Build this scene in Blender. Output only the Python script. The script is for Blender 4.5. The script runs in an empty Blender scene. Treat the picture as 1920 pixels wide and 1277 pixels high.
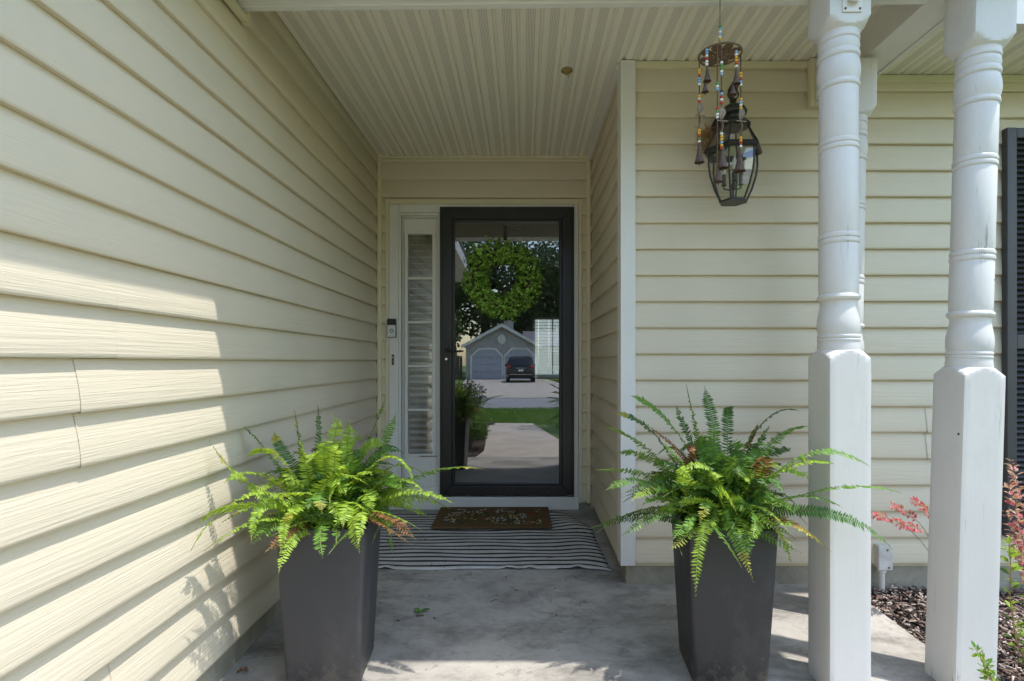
import bpy, bmesh, math, random
import numpy as np
from mathutils import Vector, Matrix, Euler

R = math.radians
random.seed(7); np.random.seed(7)
scene = bpy.context.scene
COL = scene.collection

# ------------------------------------------------------------------ camera
cam_d = bpy.data.cameras.new("camera")
cam = bpy.data.objects.new("camera", cam_d); COL.objects.link(cam)
cam.location = (0, 0, 1.045); cam.rotation_euler = (R(90), 0, 0)
cam_d.sensor_width = 36.0; cam_d.lens = 18.75
cam_d.shift_x = -22 / 1920; cam_d.shift_y = 39.5 / 1920
cam_d.clip_start = 0.05; cam_d.clip_end = 600
scene.camera = cam

# ------------------------------------------------------------------ light
SUN_EL = R(71.3); SUN_H = Vector((0.917, -0.40, 0)).normalized()
sun_dir = Vector((SUN_H.x * math.cos(SUN_EL), SUN_H.y * math.cos(SUN_EL), math.sin(SUN_EL)))
world = bpy.data.worlds.new("World"); scene.world = world; world.use_nodes = True
wn = world.node_tree.nodes; wl = world.node_tree.links
sky = wn.new("ShaderNodeTexSky"); sky.sky_type = 'NISHITA'; sky.sun_disc = False
sky.sun_elevation = SUN_EL
sky.sun_rotation = math.atan2(SUN_H.x, SUN_H.y)
sky.air_density = 1.45; sky.dust_density = 0.9; sky.ozone_density = 1.0
bg = wn["Background"]; bg.inputs[1].default_value = 0.15
wl.new(sky.outputs[0], bg.inputs[0])
sl = bpy.data.lights.new("sun", 'SUN'); sl.energy = 2.0; sl.angle = R(0.6); sl.color = (1.0, 0.97, 0.92)
so = bpy.data.objects.new("sun", sl); COL.objects.link(so)
so.rotation_euler = sun_dir.to_track_quat('Z', 'Y').to_euler(); so.location = (6, -3, 12)
vs = scene.view_settings
vs.view_transform = 'Standard'; vs.look = 'None'; vs.exposure = 1.47; vs.gamma = 1.0; vs.use_curve_mapping = False
scene.render.engine = 'CYCLES'
cy = scene.cycles
cy.use_denoising = True; cy.max_bounces = 14; cy.diffuse_bounces = 10; cy.glossy_bounces = 5
cy.transparent_max_bounces = 24; cy.transmission_bounces = 6
cy.sample_clamp_indirect = 6; cy.caustics_reflective = False; cy.caustics_refractive = False

# ------------------------------------------------------------------ materials
def newmat(name):
    m = bpy.data.materials.new(name); m.use_nodes = True
    nt = m.node_tree
    return m, nt, nt.nodes["Principled BSDF"]

def N(nt, kind, **kw):
    n = nt.nodes.new(kind)
    for k, v in kw.items(): setattr(n, k, v)
    return n

def noise(nt, scale, detail=4, rough=0.6, vec=(1, 1, 1), dist=0.0, coord='Object'):
    tc = N(nt, "ShaderNodeTexCoord"); mp = N(nt, "ShaderNodeMapping")
    mp.inputs["Scale"].default_value = vec
    nt.links.new(tc.outputs[coord], mp.inputs[0])
    n = N(nt, "ShaderNodeTexNoise"); n.inputs["Scale"].default_value = scale
    n.inputs["Detail"].default_value = detail; n.inputs["Roughness"].default_value = rough
    n.inputs["Distortion"].default_value = dist
    nt.links.new(mp.outputs[0], n.inputs["Vector"])
    return n

def ramp(nt, src, stops):
    r = N(nt, "ShaderNodeValToRGB"); e = r.color_ramp.elements
    while len(e) < len(stops): e.new(0.5)
    for el, (p, c) in zip(e, stops):
        el.position = p; el.color = (*c, 1) if len(c) == 3 else c
    nt.links.new(src, r.inputs[0]); return r

def mixc(nt, fac, a, b, mode='MIX'):
    m = N(nt, "ShaderNodeMix", data_type='RGBA', blend_type=mode)
    for sock, v in ((m.inputs[0], fac), (m.inputs[6], a), (m.inputs[7], b)):
        if hasattr(v, 'is_linked'): nt.links.new(v, sock)
        elif isinstance(v, (int, float)): sock.default_value = v
        else: sock.default_value = (*v, 1)
    return m.outputs[2]

def math_(nt, op, a, b=None):
    m = N(nt, "ShaderNodeMath", operation=op)
    for i, v in enumerate((a, b)):
        if v is None: continue
        if hasattr(v, 'is_linked'): nt.links.new(v, m.inputs[i])
        else: m.inputs[i].default_value = v
    return m.outputs[0]

def bump(nt, bsdf, src, strength=0.3, dist=0.002, prev=None):
    b = N(nt, "ShaderNodeBump"); b.inputs["Strength"].default_value = strength
    b.inputs["Distance"].default_value = dist
    nt.links.new(src, b.inputs["Height"])
    if prev is not None: nt.links.new(prev, b.inputs["Normal"])
    nt.links.new(b.outputs[0], bsdf.inputs["Normal"]); return b.outputs[0]

def simple(name, c, rough=0.5, var=0.12, scale=8, vec=(1, 1, 1), bs=0.15, bd=0.001, bscale=60, bvec=None, metal=0.0, spec=0.5):
    m, nt, b = newmat(name)
    n = noise(nt, scale, 5, 0.65, vec)
    lo = tuple(x * (1 - var) for x in c); hi = tuple(min(1, x * (1 + var)) for x in c)
    r = ramp(nt, n.outputs[0], [(0.3, lo), (0.7, hi)])
    nt.links.new(r.outputs[0], b.inputs["Base Color"])
    b.inputs["Roughness"].default_value = rough; b.inputs["Metallic"].default_value = metal
    b.inputs["Specular IOR Level"].default_value = spec
    if bs:
        n2 = noise(nt, bscale, 4, 0.6, bvec or vec)
        bump(nt, b, n2.outputs[0], bs, bd)
    return m

def siding_mat(name, c, along):
    m, nt, b = newmat(name)
    vec = (1.2, 40, 40) if along == 'x' else (40, 1.2, 40)
    big = noise(nt, 1.3, 3, 0.6)
    r = ramp(nt, big.outputs[0], [(0.3, tuple(x * 0.95 for x in c)), (0.7, tuple(min(1, x * 1.03) for x in c))])
    grime = noise(nt, 3.5, 6, 0.7, (1, 1, 0.35) )
    g = ramp(nt, grime.outputs[0], [(0.6, (0, 0, 0)), (0.85, (1, 1, 1))])
    col = mixc(nt, math_(nt, 'MULTIPLY', g.outputs[0], 0.14), r.outputs[0], (0.30, 0.27, 0.18))
    nt.links.new(col, b.inputs["Base Color"])
    b.inputs["Roughness"].default_value = 0.48; b.inputs["Specular IOR Level"].default_value = 0.35
    g1 = noise(nt, 3.0, 5, 0.62, vec, 0.5)
    w = noise(nt, 1.2, 2, 0.5)
    p = bump(nt, b, w.outputs[0], 0.35, 0.02)
    bump(nt, b, g1.outputs[0], 0.85, 0.0026, p)
    return m

SIDE = (0.665, 0.59, 0.455)
M = {}
M['sid_y'] = siding_mat("siding_along_y", SIDE, 'y')
M['sid_x'] = siding_mat("siding_along_x", SIDE, 'x')
M['beige'] = simple("beige_vinyl_trim", (0.68, 0.62, 0.44), 0.45, 0.05, 3, bs=0.05)
M['white'] = simple("white_trim_vinyl", (0.71, 0.695, 0.66), 0.42, 0.05, 4, (1, 1, .4), bs=0.06)
M['beam'] = simple("painted_beam", (0.70, 0.685, 0.65), 0.55, 0.07, 3, bs=0.1)
M['black'] = simple("black_door_paint", (0.018, 0.018, 0.019), 0.33, 0.15, 5, bs=0.05)
M['blackm'] = simple("black_metal", (0.017, 0.016, 0.015), 0.42, 0.25, 30, bs=0.2)
M['shutter'] = simple("charcoal_shutter", (0.045, 0.044, 0.05), 0.45, 0.12, 8, bs=0.1)
M['planter'] = None
M['soil'] = simple("potting_soil", (0.022, 0.017, 0.012), 0.95, 0.5, 60, bs=0.9, bd=0.01)
M['rust'] = simple("rusty_metal", (0.085, 0.05, 0.035), 0.7, 0.5, 60, bs=0.5, bd=0.002)
M['rustlight'] = simple("rusted_disc", (0.13, 0.075, 0.035), 0.65, 0.5, 40, bs=0.4, bd=0.002)
M['cord'] = simple("brown_bead_cord", (0.10, 0.05, 0.025), 0.8, 0.4, 200, bs=0.3)
M['twig'] = simple("dry_twig", (0.16, 0.11, 0.07), 0.85, 0.35, 40, bs=0.4)
M['straw'] = simple("dry_straw", (0.33, 0.19, 0.07), 0.8, 0.35, 40, bs=0.3)
M['paper'] = simple("grey_brown_leaf_ornament", (0.22, 0.17, 0.115), 0.8, 0.3, 60, bs=0.4)
M['nestm'] = simple("mud_and_paper", (0.26, 0.19, 0.07), 0.9, 0.35, 60, bs=0.6, bd=.004)
M['pvc'] = simple("weathered_grey_plastic", (0.58, 0.57, 0.54), 0.6, 0.2, 15, bs=0.2)
M['rustspot'] = simple("rusty_screw", (0.18, 0.07, 0.03), 0.8, 0.3, 30)
M['chrome'] = simple("lock_metal", (0.7, 0.68, 0.62), 0.25, 0.05, 10, metal=1.0, bs=0)
M['blind'] = simple("white_blind_slat", (0.78, 0.77, 0.74), 0.5, 0.04, 8, bs=0)
M['room'] = simple("interior_paint", (0.55, 0.51, 0.46), 0.7, 0.08, 3, bs=0)
M['copper'] = simple("copper_ring", (0.75, 0.22, 0.06), 0.35, 0.1, 8, metal=0.7, bs=0)
M['bellw'] = simple("doorbell_silver", (0.62, 0.62, 0.62), 0.35, 0.03, 8, bs=0)
for nm, c in (('bead_red', (.45, .03, .02)), ('bead_yellow', (.75, .40, .02)), ('bead_blue', (.22, .42, .62)),
              ('bead_white', (.75, .74, .70)), ('bead_green', (.07, .25, .05)), ('bead_dark', (.02, .03, .05))):
    M[nm] = simple(nm, c, 0.25, 0.08, 30, bs=0)

def planter_mat(nm, c):
    m, nt, b = newmat(nm)
    n = noise(nt, 2.5, 5, 0.6, (1, 1, 0.5))
    r = ramp(nt, n.outputs[0], [(0.3, tuple(x * .88 for x in c)), (0.7, tuple(x * 1.12 for x in c))])
    st = noise(nt, 6, 3, 0.5, (6, 6, 0.35), 0.4)
    sr = ramp(nt, st.outputs[0], [(0.70, (0, 0, 0)), (0.80, (1, 1, 1))])
    col = mixc(nt, math_(nt, 'MULTIPLY', sr.outputs[0], 0.22), r.outputs[0], (0.14, 0.14, 0.15))  # pale streaks in the colour imitate reflections on the pot
    nt.links.new(col, b.inputs["Base Color"])
    tc = N(nt, "ShaderNodeTexCoord"); sx = N(nt, "ShaderNodeSeparateXYZ"); nt.links.new(tc.outputs['Object'], sx.inputs[0])
    sp = noise(nt, 22, 6, .75)
    lim = math_(nt, 'ADD', math_(nt, 'MULTIPLY', math_(nt, 'SUBTRACT', sp.outputs[0], .42), .55), .0)
    dm = math_(nt, 'LESS_THAN', sx.outputs[2], lim)
    du = ramp(nt, noise(nt, 5, 7, .75, (1, 1, .6)).outputs[0], [(.5, (0, 0, 0)), (.72, (1, 1, 1))])
    c2 = mixc(nt, math_(nt, 'MULTIPLY', du.outputs[0], .16), col, (.24, .22, .19))
    c2 = mixc(nt, math_(nt, 'MULTIPLY', dm, .22), c2, (.20, .17, .13))
    nt.links.new(c2, b.inputs["Base Color"])
    rr = ramp(nt, n.outputs[0], [(0.2, (.42,) * 3), (0.8, (.6,) * 3)])
    nt.links.new(rr.outputs[0], b.inputs["Roughness"])
    f = noise(nt, 90, 3, 0.6); bump(nt, b, f.outputs[0], 0.12, 0.001)
    return m
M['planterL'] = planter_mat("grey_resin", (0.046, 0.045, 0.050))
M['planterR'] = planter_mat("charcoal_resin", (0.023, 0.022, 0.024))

def concrete(name, c, stain=0.6, warm=(0.40, 0.33, 0.24), wf=0.25, crack=False):
    m, nt, b = newmat(name)
    n1 = noise(nt, 2.6, 9, 0.74, (1, 1.3, 1), 0.2)
    r = ramp(nt, n1.outputs[0], [(0.30, tuple(x * 0.62 for x in c)), (0.48, tuple(x * .92 for x in c)), (0.72, tuple(min(1, x * 1.15) for x in c))])
    n2 = noise(nt, 2.4, 9, 0.76, (0.9, 1.8, 1), 0.25)
    s = ramp(nt, n2.outputs[0], [(0.47, (0, 0, 0)), (0.63, (1, 1, 1))])
    col = mixc(nt, math_(nt, 'MULTIPLY', s.outputs[0], stain), r.outputs[0], tuple(x * 0.42 for x in c))
    n3 = noise(nt, 0.9, 4, 0.6)
    w = ramp(nt, n3.outputs[0], [(0.5, (0, 0, 0)), (0.75, (1, 1, 1))])
    col = mixc(nt, math_(nt, 'MULTIPLY', w.outputs[0], wf), col, warm)
    n5 = noise(nt, 7.0, 8, 0.8, (1, 1.4, 1), 0.3)
    s5 = ramp(nt, n5.outputs[0], [(0.56, (0, 0, 0)), (0.62, (1, 1, 1))])
    col = mixc(nt, math_(nt, 'MULTIPLY', s5.outputs[0], stain * .85), col, tuple(x * 0.5 for x in c))
    n6 = noise(nt, 4.2, 7, 0.75, (1.4, .8, 1), 0.2)
    s6 = ramp(nt, n6.outputs[0], [(0.58, (0, 0, 0)), (0.66, (1, 1, 1))])
    col = mixc(nt, math_(nt, 'MULTIPLY', s6.outputs[0], .35), col, tuple(min(1, x * 1.35) for x in c))
    n4 = noise(nt, 55, 3, 0.7)
    sp = ramp(nt, n4.outputs[0], [(0.66, (1, 1, 1)), (0.74, (0.55, 0.55, 0.55))])
    col = mixc(nt, 0.8, col, sp.outputs[0], 'MULTIPLY')
    if crack:
        tc = N(nt, "ShaderNodeTexCoord"); wn_ = noise(nt, 5, 5, .7)
        ad = N(nt, "ShaderNodeVectorMath", operation='MULTIPLY_ADD'); ad.inputs[1].default_value = (.14,) * 3
        nt.links.new(wn_.outputs["Color"], ad.inputs[0]); nt.links.new(tc.outputs['Object'], ad.inputs[2])
        vo = N(nt, "ShaderNodeTexVoronoi"); vo.feature = 'DISTANCE_TO_EDGE'; vo.inputs["Scale"].default_value = .9; nt.links.new(ad.outputs[0], vo.inputs["Vector"])
        ln_ = math_(nt, 'LESS_THAN', vo.outputs["Distance"], .0032)
        mk = ramp(nt, noise(nt, 1.6, 2, .5).outputs[0], [(.50, (0, 0, 0)), (.56, (1, 1, 1))])
        col = mixc(nt, math_(nt, 'MULTIPLY', math_(nt, 'MULTIPLY', ln_, mk.outputs[0]), .75), col, (.05, .048, .045))
    nt.links.new(col, b.inputs["Base Color"]); b.inputs["Roughness"].default_value = 0.85
    b.inputs["Specular IOR Level"].default_value = 0.25
    f = noise(nt, 45, 6, 0.7); p = bump(nt, b, n2.outputs[0], 0.2, 0.01); bump(nt, b, f.outputs[0], 0.35, 0.003, p)
    return m
M['slab'] = concrete("porch_concrete", (0.385, 0.355, 0.315), 0.85)
M['found'] = concrete("foundation_concrete", (0.36, 0.335, 0.27), 0.5, (0.30, 0.22, 0.10), 0.35)
M['walk'] = concrete("walk_concrete", (0.52, 0.45, 0.37), 0.2)
M['drive'] = concrete("drive_concrete", (0.47, 0.43, 0.37), 0.25)
M['asphalt'] = simple("street_asphalt", (0.24, 0.24, 0.245), 0.9, 0.2, 20, bs=0.4, bd=.01, bscale=80)
M['lawn'] = simple("lawn_soil_green", (0.09, 0.15, 0.03), 0.95, 0.4, 12, bs=0.8, bd=.03, bscale=50)
M['mulchbase'] = simple("mulch_base", (0.035, 0.024, 0.018), 0.95, 0.5, 40, bs=1.0, bd=.02)

def post_mat(name, wear):
    m, nt, b = newmat(name)
    c = (0.635, 0.61, 0.58)
    n = noise(nt, 2, 6, 0.65, (1.5, 1.5, .7))
    r = ramp(nt, n.outputs[0], [(0.3, tuple(x * .92 for x in c)), (0.65, tuple(x * 1.03 for x in c))])
    s = noise(nt, 5, 6, 0.75, (9, 9, 0.55), 0.3)
    sr = ramp(nt, s.outputs[0], [(0.60, (0, 0, 0)), (0.66, (1, 1, 1))])
    big = noise(nt, 2.1, 3, 0.6)
    br = ramp(nt, big.outputs[0], [(0.44, (0, 0, 0)), (0.58, (1, 1, 1))])
    f = math_(nt, 'MULTIPLY', math_(nt, 'MULTIPLY', sr.outputs[0], br.outputs[0]), wear)
    col = mixc(nt, f, r.outputs[0], (0.19, 0.19, 0.19))
    sm = ramp(nt, noise(nt, 3.2, 5, .7).outputs[0], [(0.55, (0, 0, 0)), (0.8, (1, 1, 1))])
    col = mixc(nt, math_(nt, 'MULTIPLY', sm.outputs[0], wear * .35), col, (0.34, 0.35, 0.36))
    nt.links.new(col, b.inputs["Base Color"]); b.inputs["Roughness"].default_value = 0.5
    g = noise(nt, 4, 5, 0.6, (16, 16, 0.8))
    bump(nt, b, g.outputs[0], 0.3, 0.002)
    return m
M['postA'] = post_mat("post_paint", 0.45)
M['postB'] = post_mat("weathered_post_paint", 0.9)

# perforated vinyl soffit
def soffit_mat():
    m, nt, b = newmat("perforated_soffit_vinyl")
    tc = N(nt, "ShaderNodeTexCoord"); sx = N(nt, "ShaderNodeSeparateXYZ"); nt.links.new(tc.outputs['Object'], sx.inputs[0])
    x, y = sx.outputs[0], sx.outputs[1]
    P = 0.0068
    u = math_(nt, 'DIVIDE', x, P); v = math_(nt, 'DIVIDE', y, P * 1.15)
    par = math_(nt, 'MULTIPLY', math_(nt, 'MODULO', math_(nt, 'FLOOR', u), 2.0), 0.5)
    v2 = math_(nt, 'ADD', v, par)
    fu = math_(nt, 'SUBTRACT', math_(nt, 'FRACT', u), 0.5); fv = math_(nt, 'SUBTRACT', math_(nt, 'FRACT', v2), 0.5)
    d = math_(nt, 'ADD', math_(nt, 'MULTIPLY', fu, fu), math_(nt, 'MULTIPLY', fv, fv))
    dot = math_(nt, 'LESS_THAN', d, 0.055)
    band = math_(nt, 'MULTIPLY', math_(nt, 'GREATER_THAN', x, 5 * P), math_(nt, 'LESS_THAN', x, 11 * P))
    hole = math_(nt, 'MULTIPLY', dot, band)
    tcg = noise(nt, 1.1, 5, 0.6, (1, 1, 1), 0, 'Generated')
    base = ramp(nt, tcg.outputs[0], [(0.3, (0.80, 0.765, 0.66)), (0.7, (0.85, 0.82, 0.73))])
    st = noise(nt, 3.0, 6, 0.75, (8, 0.8, 1), 0.3)
    sr = ramp(nt, st.outputs[0], [(0.60, (0, 0, 0)), (0.8, (1, 1, 1))])
    base2 = mixc(nt, math_(nt, 'MULTIPLY', sr.outputs[0], 0.25), base.outputs[0], (0.45, 0.38, 0.25))
    col = mixc(nt, hole, base2, (0.035, 0.033, 0.028))
    nt.links.new(col, b.inputs["Base Color"]); b.inputs["Roughness"].default_value = 0.5
    return m
M['soffit'] = soffit_mat()

def glass_mat(name, refl, tint=(0.86, 0.87, 0.87), wav=0.0):
    m = bpy.data.materials.new(name); m.use_nodes = True; nt = m.node_tree
    nt.nodes.remove(nt.nodes["Principled BSDF"])
    out = nt.nodes["Material Output"]
    tr = N(nt, "ShaderNodeBsdfTransparent"); tr.inputs[0].default_value = (*tint, 1)
    gl = N(nt, "ShaderNodeBsdfGlossy"); gl.inputs["Roughness"].default_value = 0.0
    gl.inputs["Color"].default_value = (0.95, 0.96, 1, 1)
    mx = N(nt, "ShaderNodeMixShader"); mx.inputs[0].default_value = refl
    nt.links.new(tr.outputs[0], mx.inputs[1]); nt.links.new(gl.outputs[0], mx.inputs[2]); nt.links.new(mx.outputs[0], out.inputs[0])
    if wav:
        n = noise(nt, 3.2, 1, 0.4); b = N(nt, "ShaderNodeBump"); b.inputs["Strength"].default_value = wav; b.inputs["Distance"].default_value = 0.004
        nt.links.new(n.outputs[0], b.inputs["Height"]); nt.links.new(b.outputs[0], gl.inputs["Normal"])
    return m
M['glass'] = glass_mat("storm_door_glass", 0.15, (0.82, 0.82, 0.81), 0.045)
M['sglass'] = glass_mat("sidelight_glass", 0.16)
M['lglass'] = glass_mat("lantern_glass", 0.12, (0.9, 0.9, 0.88))
M['carglass'] = simple("car_dark_glass", (0.01, 0.011, 0.012), 0.05, 0.0, 1, bs=0, spec=0.8)
M['winglass'] = simple("far_window_glass", (0.03, 0.04, 0.05), 0.06, 0.0, 1, bs=0, spec=0.8)

def leaf_mat(name, c, trans=0.35, var=0.35, rough=0.5):
    m = bpy.data.materials.new(name); m.use_nodes = True; nt = m.node_tree
    b = nt.nodes["Principled BSDF"]; out = nt.nodes["Material Output"]
    n = noise(nt, 14, 3, 0.6)
    oi = N(nt, "ShaderNodeObjectInfo"); geo = N(nt, "ShaderNodeNewGeometry")
    rnd = math_(nt, 'ADD', math_(nt, 'MULTIPLY', geo.outputs["Random Per Island"], 0.5), math_(nt, 'ADD', math_(nt, 'MULTIPLY', oi.outputs["Random"], 0.25), math_(nt, 'MULTIPLY', n.outputs[0], 0.25)))
    r = ramp(nt, rnd, [(0.15, tuple(x * (1 - var) for x in c)), (0.5, c), (0.85, (c[0] * (1 + var * 1.3), c[1] * (1 + var), c[2] * (1 + var * .6)))])
    nt.links.new(r.outputs[0], b.inputs["Base Color"]); b.inputs["Roughness"].default_value = rough
    b.inputs["Specular IOR Level"].default_value = 0.35
    t = N(nt, "ShaderNodeBsdfTranslucent")
    hue = mixc(nt, 0.5, r.outputs[0], (c[0] * 1.6, c[1] * 1.3, c[2] * .5)); nt.links.new(hue, t.inputs[0])
    mx = N(nt, "ShaderNodeMixShader"); mx.inputs[0].default_value = trans
    nt.links.new(b.outputs[0], mx.inputs[1]); nt.links.new(t.outputs[0], mx.inputs[2]); nt.links.new(mx.outputs[0], out.inputs[0])
    return m
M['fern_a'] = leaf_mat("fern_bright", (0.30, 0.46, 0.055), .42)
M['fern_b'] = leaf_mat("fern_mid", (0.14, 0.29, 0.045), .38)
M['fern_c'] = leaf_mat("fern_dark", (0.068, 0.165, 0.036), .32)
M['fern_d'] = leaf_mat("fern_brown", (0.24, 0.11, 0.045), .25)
M['fern_y'] = leaf_mat("fern_yellow", (0.34, 0.34, 0.05), .4)
M['stem'] = simple("fern_stem", (0.14, 0.17, 0.04), 0.6, 0.3, 20, bs=0)
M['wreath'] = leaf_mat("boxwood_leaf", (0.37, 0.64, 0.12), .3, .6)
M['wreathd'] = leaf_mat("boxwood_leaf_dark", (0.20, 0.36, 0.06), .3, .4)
M['pinkleaf'] = leaf_mat("pink_leaf", (0.62, 0.17, 0.21), .4, .35)
M['tanleaf'] = leaf_mat("tan_pink_leaf", (0.50, 0.34, 0.26), .4, .3)
M['yellowleaf'] = leaf_mat("lime_leaf", (0.26, 0.38, 0.05), .4, .3)
M['shrubd'] = leaf_mat("dark_shrub_leaf", (0.035, 0.06, 0.03), .2, .4)
M['shrubl'] = leaf_mat("light_shrub_leaf", (0.11, 0.20, 0.035), .35, .4)
M['treea'] = leaf_mat("tree_leaf", (0.045, 0.085, 0.022), .3, .45)
M['treeb'] = leaf_mat("tree_leaf_bright", (0.09, 0.15, 0.025), .3, .4)
M['grass'] = leaf_mat("grass_blade", (0.12, 0.24, 0.03), .35, .4)
M['bark'] = simple("bark", (0.10, 0.075, 0.055), 0.9, 0.4, 12, (1, 1, .3), bs=0.7, bd=.02, bscale=20)
M['deadleaf'] = leaf_mat("dead_leaf", (0.20, 0.09, 0.04), .2, .4)

def mulch_mat():
    m, nt, b = newmat("bark_chips")
    g = N(nt, "ShaderNodeNewGeometry")
    r = ramp(nt, g.outputs["Random Per Island"], [(0, (.03, .022, .018)), (.25, (.10, .065, .05)), (.5, (.22, .15, .12)), (.72, (.40, .33, .28)), (.86, (.50, .43, .38)), (1, (.17, .07, .045))])
    nt.links.new(r.outputs[0], b.inputs["Base Color"]); b.inputs["Roughness"].default_value = .9
    return m
M['mulch'] = mulch_mat()

def rug_mat():
    m, nt, b = newmat("striped_rug_weave")
    tc = N(nt, "ShaderNodeTexCoord"); sx = N(nt, "ShaderNodeSeparateXYZ"); nt.links.new(tc.outputs['UV'], sx.inputs[0])
    n = noise(nt, 3, 3, .5, (.6, 4, 1), 0, 'UV')
    v = math_(nt, 'ADD', sx.outputs[1], math_(nt, 'MULTIPLY', math_(nt, 'SUBTRACT', n.outputs[0], .5), .022))
    f = math_(nt, 'FRACT', math_(nt, 'DIVIDE', v, 0.0525))
    s = math_(nt, 'LESS_THAN', f, 0.36)
    fib = noise(nt, 260, 3, .7, (.5, 1, 1), 0, 'UV')
    fr = ramp(nt, fib.outputs[0], [(.3, (.72,) * 3), (.7, (1.0,) * 3)])
    dirt = noise(nt, 5, 6, .7, (1, 1, 1), 0, 'UV'); dr = ramp(nt, dirt.outputs[0], [(.35, (.72, .70, .66)), (.65, (1, 1, 1))])
    col = mixc(nt, s, (.68, .66, .63), (.040, .039, .041))
    col = mixc(nt, 1.0, col, fr.outputs[0], 'MULTIPLY'); col = mixc(nt, 1.0, col, dr.outputs[0], 'MULTIPLY')
    nt.links.new(col, b.inputs["Base Color"]); b.inputs["Roughness"].default_value = .95; b.inputs["Specular IOR Level"].default_value = .1
    bump(nt, b, fib.outputs[0], .4, .003)
    return m
M['rug'] = rug_mat()

def mat_mat():
    m, nt, b = newmat("coir_mat_with_flower_print")
    fib = noise(nt, 180, 4, .8)
    base = ramp(nt, fib.outputs[0], [(.25, (.060, .036, .016)), (.55, (.155, .095, .045)), (.8, (.23, .15, .075))])
    tc = N(nt, "ShaderNodeTexCoord"); sx = N(nt, "ShaderNodeSeparateXYZ"); nt.links.new(tc.outputs['Object'], sx.inputs[0])
    ins = math_(nt, 'MULTIPLY', math_(nt, 'LESS_THAN', math_(nt, 'ABSOLUTE', sx.outputs[0]), .315), math_(nt, 'LESS_THAN', math_(nt, 'ABSOLUTE', sx.outputs[1]), .155))
    gn = noise(nt, 14, 4, .6, (1.6, .7, 1), .8); gm = ramp(nt, gn.outputs[0], [(.50, (0, 0, 0)), (.58, (1, 1, 1))])
    col = mixc(nt, math_(nt, 'MULTIPLY', math_(nt, 'MULTIPLY', gm.outputs[0], ins), .75), base.outputs[0], (.045, .065, .025))
    for sc, seed, thr, msk, cc in ((48, 0, .40, .53, (.62, .60, .52)), (22, 3.1, .36, .56, (.30, .045, .03)), (30, 6.7, .36, .58, (.50, .36, .08))):
        mp = N(nt, "ShaderNodeMapping"); mp.inputs["Location"].default_value = (seed, seed * .7, 0); nt.links.new(tc.outputs['Object'], mp.inputs[0])
        vo = N(nt, "ShaderNodeTexVoronoi"); vo.inputs["Scale"].default_value = sc; nt.links.new(mp.outputs[0], vo.inputs["Vector"])
        d = math_(nt, 'LESS_THAN', vo.outputs["Distance"], thr)
        n2 = N(nt, "ShaderNodeTexNoise"); n2.inputs["Scale"].default_value = 8; nt.links.new(mp.outputs[0], n2.inputs["Vector"])
        mk = math_(nt, 'GREATER_THAN', n2.outputs[0], msk)
        col = mixc(nt, math_(nt, 'MULTIPLY', math_(nt, 'MULTIPLY', math_(nt, 'MULTIPLY', d, mk), ins), .8), col, cc)
    nt.links.new(col, b.inputs["Base Color"]); b.inputs["Roughness"].default_value = 1.0; b.inputs["Specular IOR Level"].default_value = .1
    bump(nt, b, fib.outputs[0], .8, .006)
    return m
M['mat'] = mat_mat()

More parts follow.
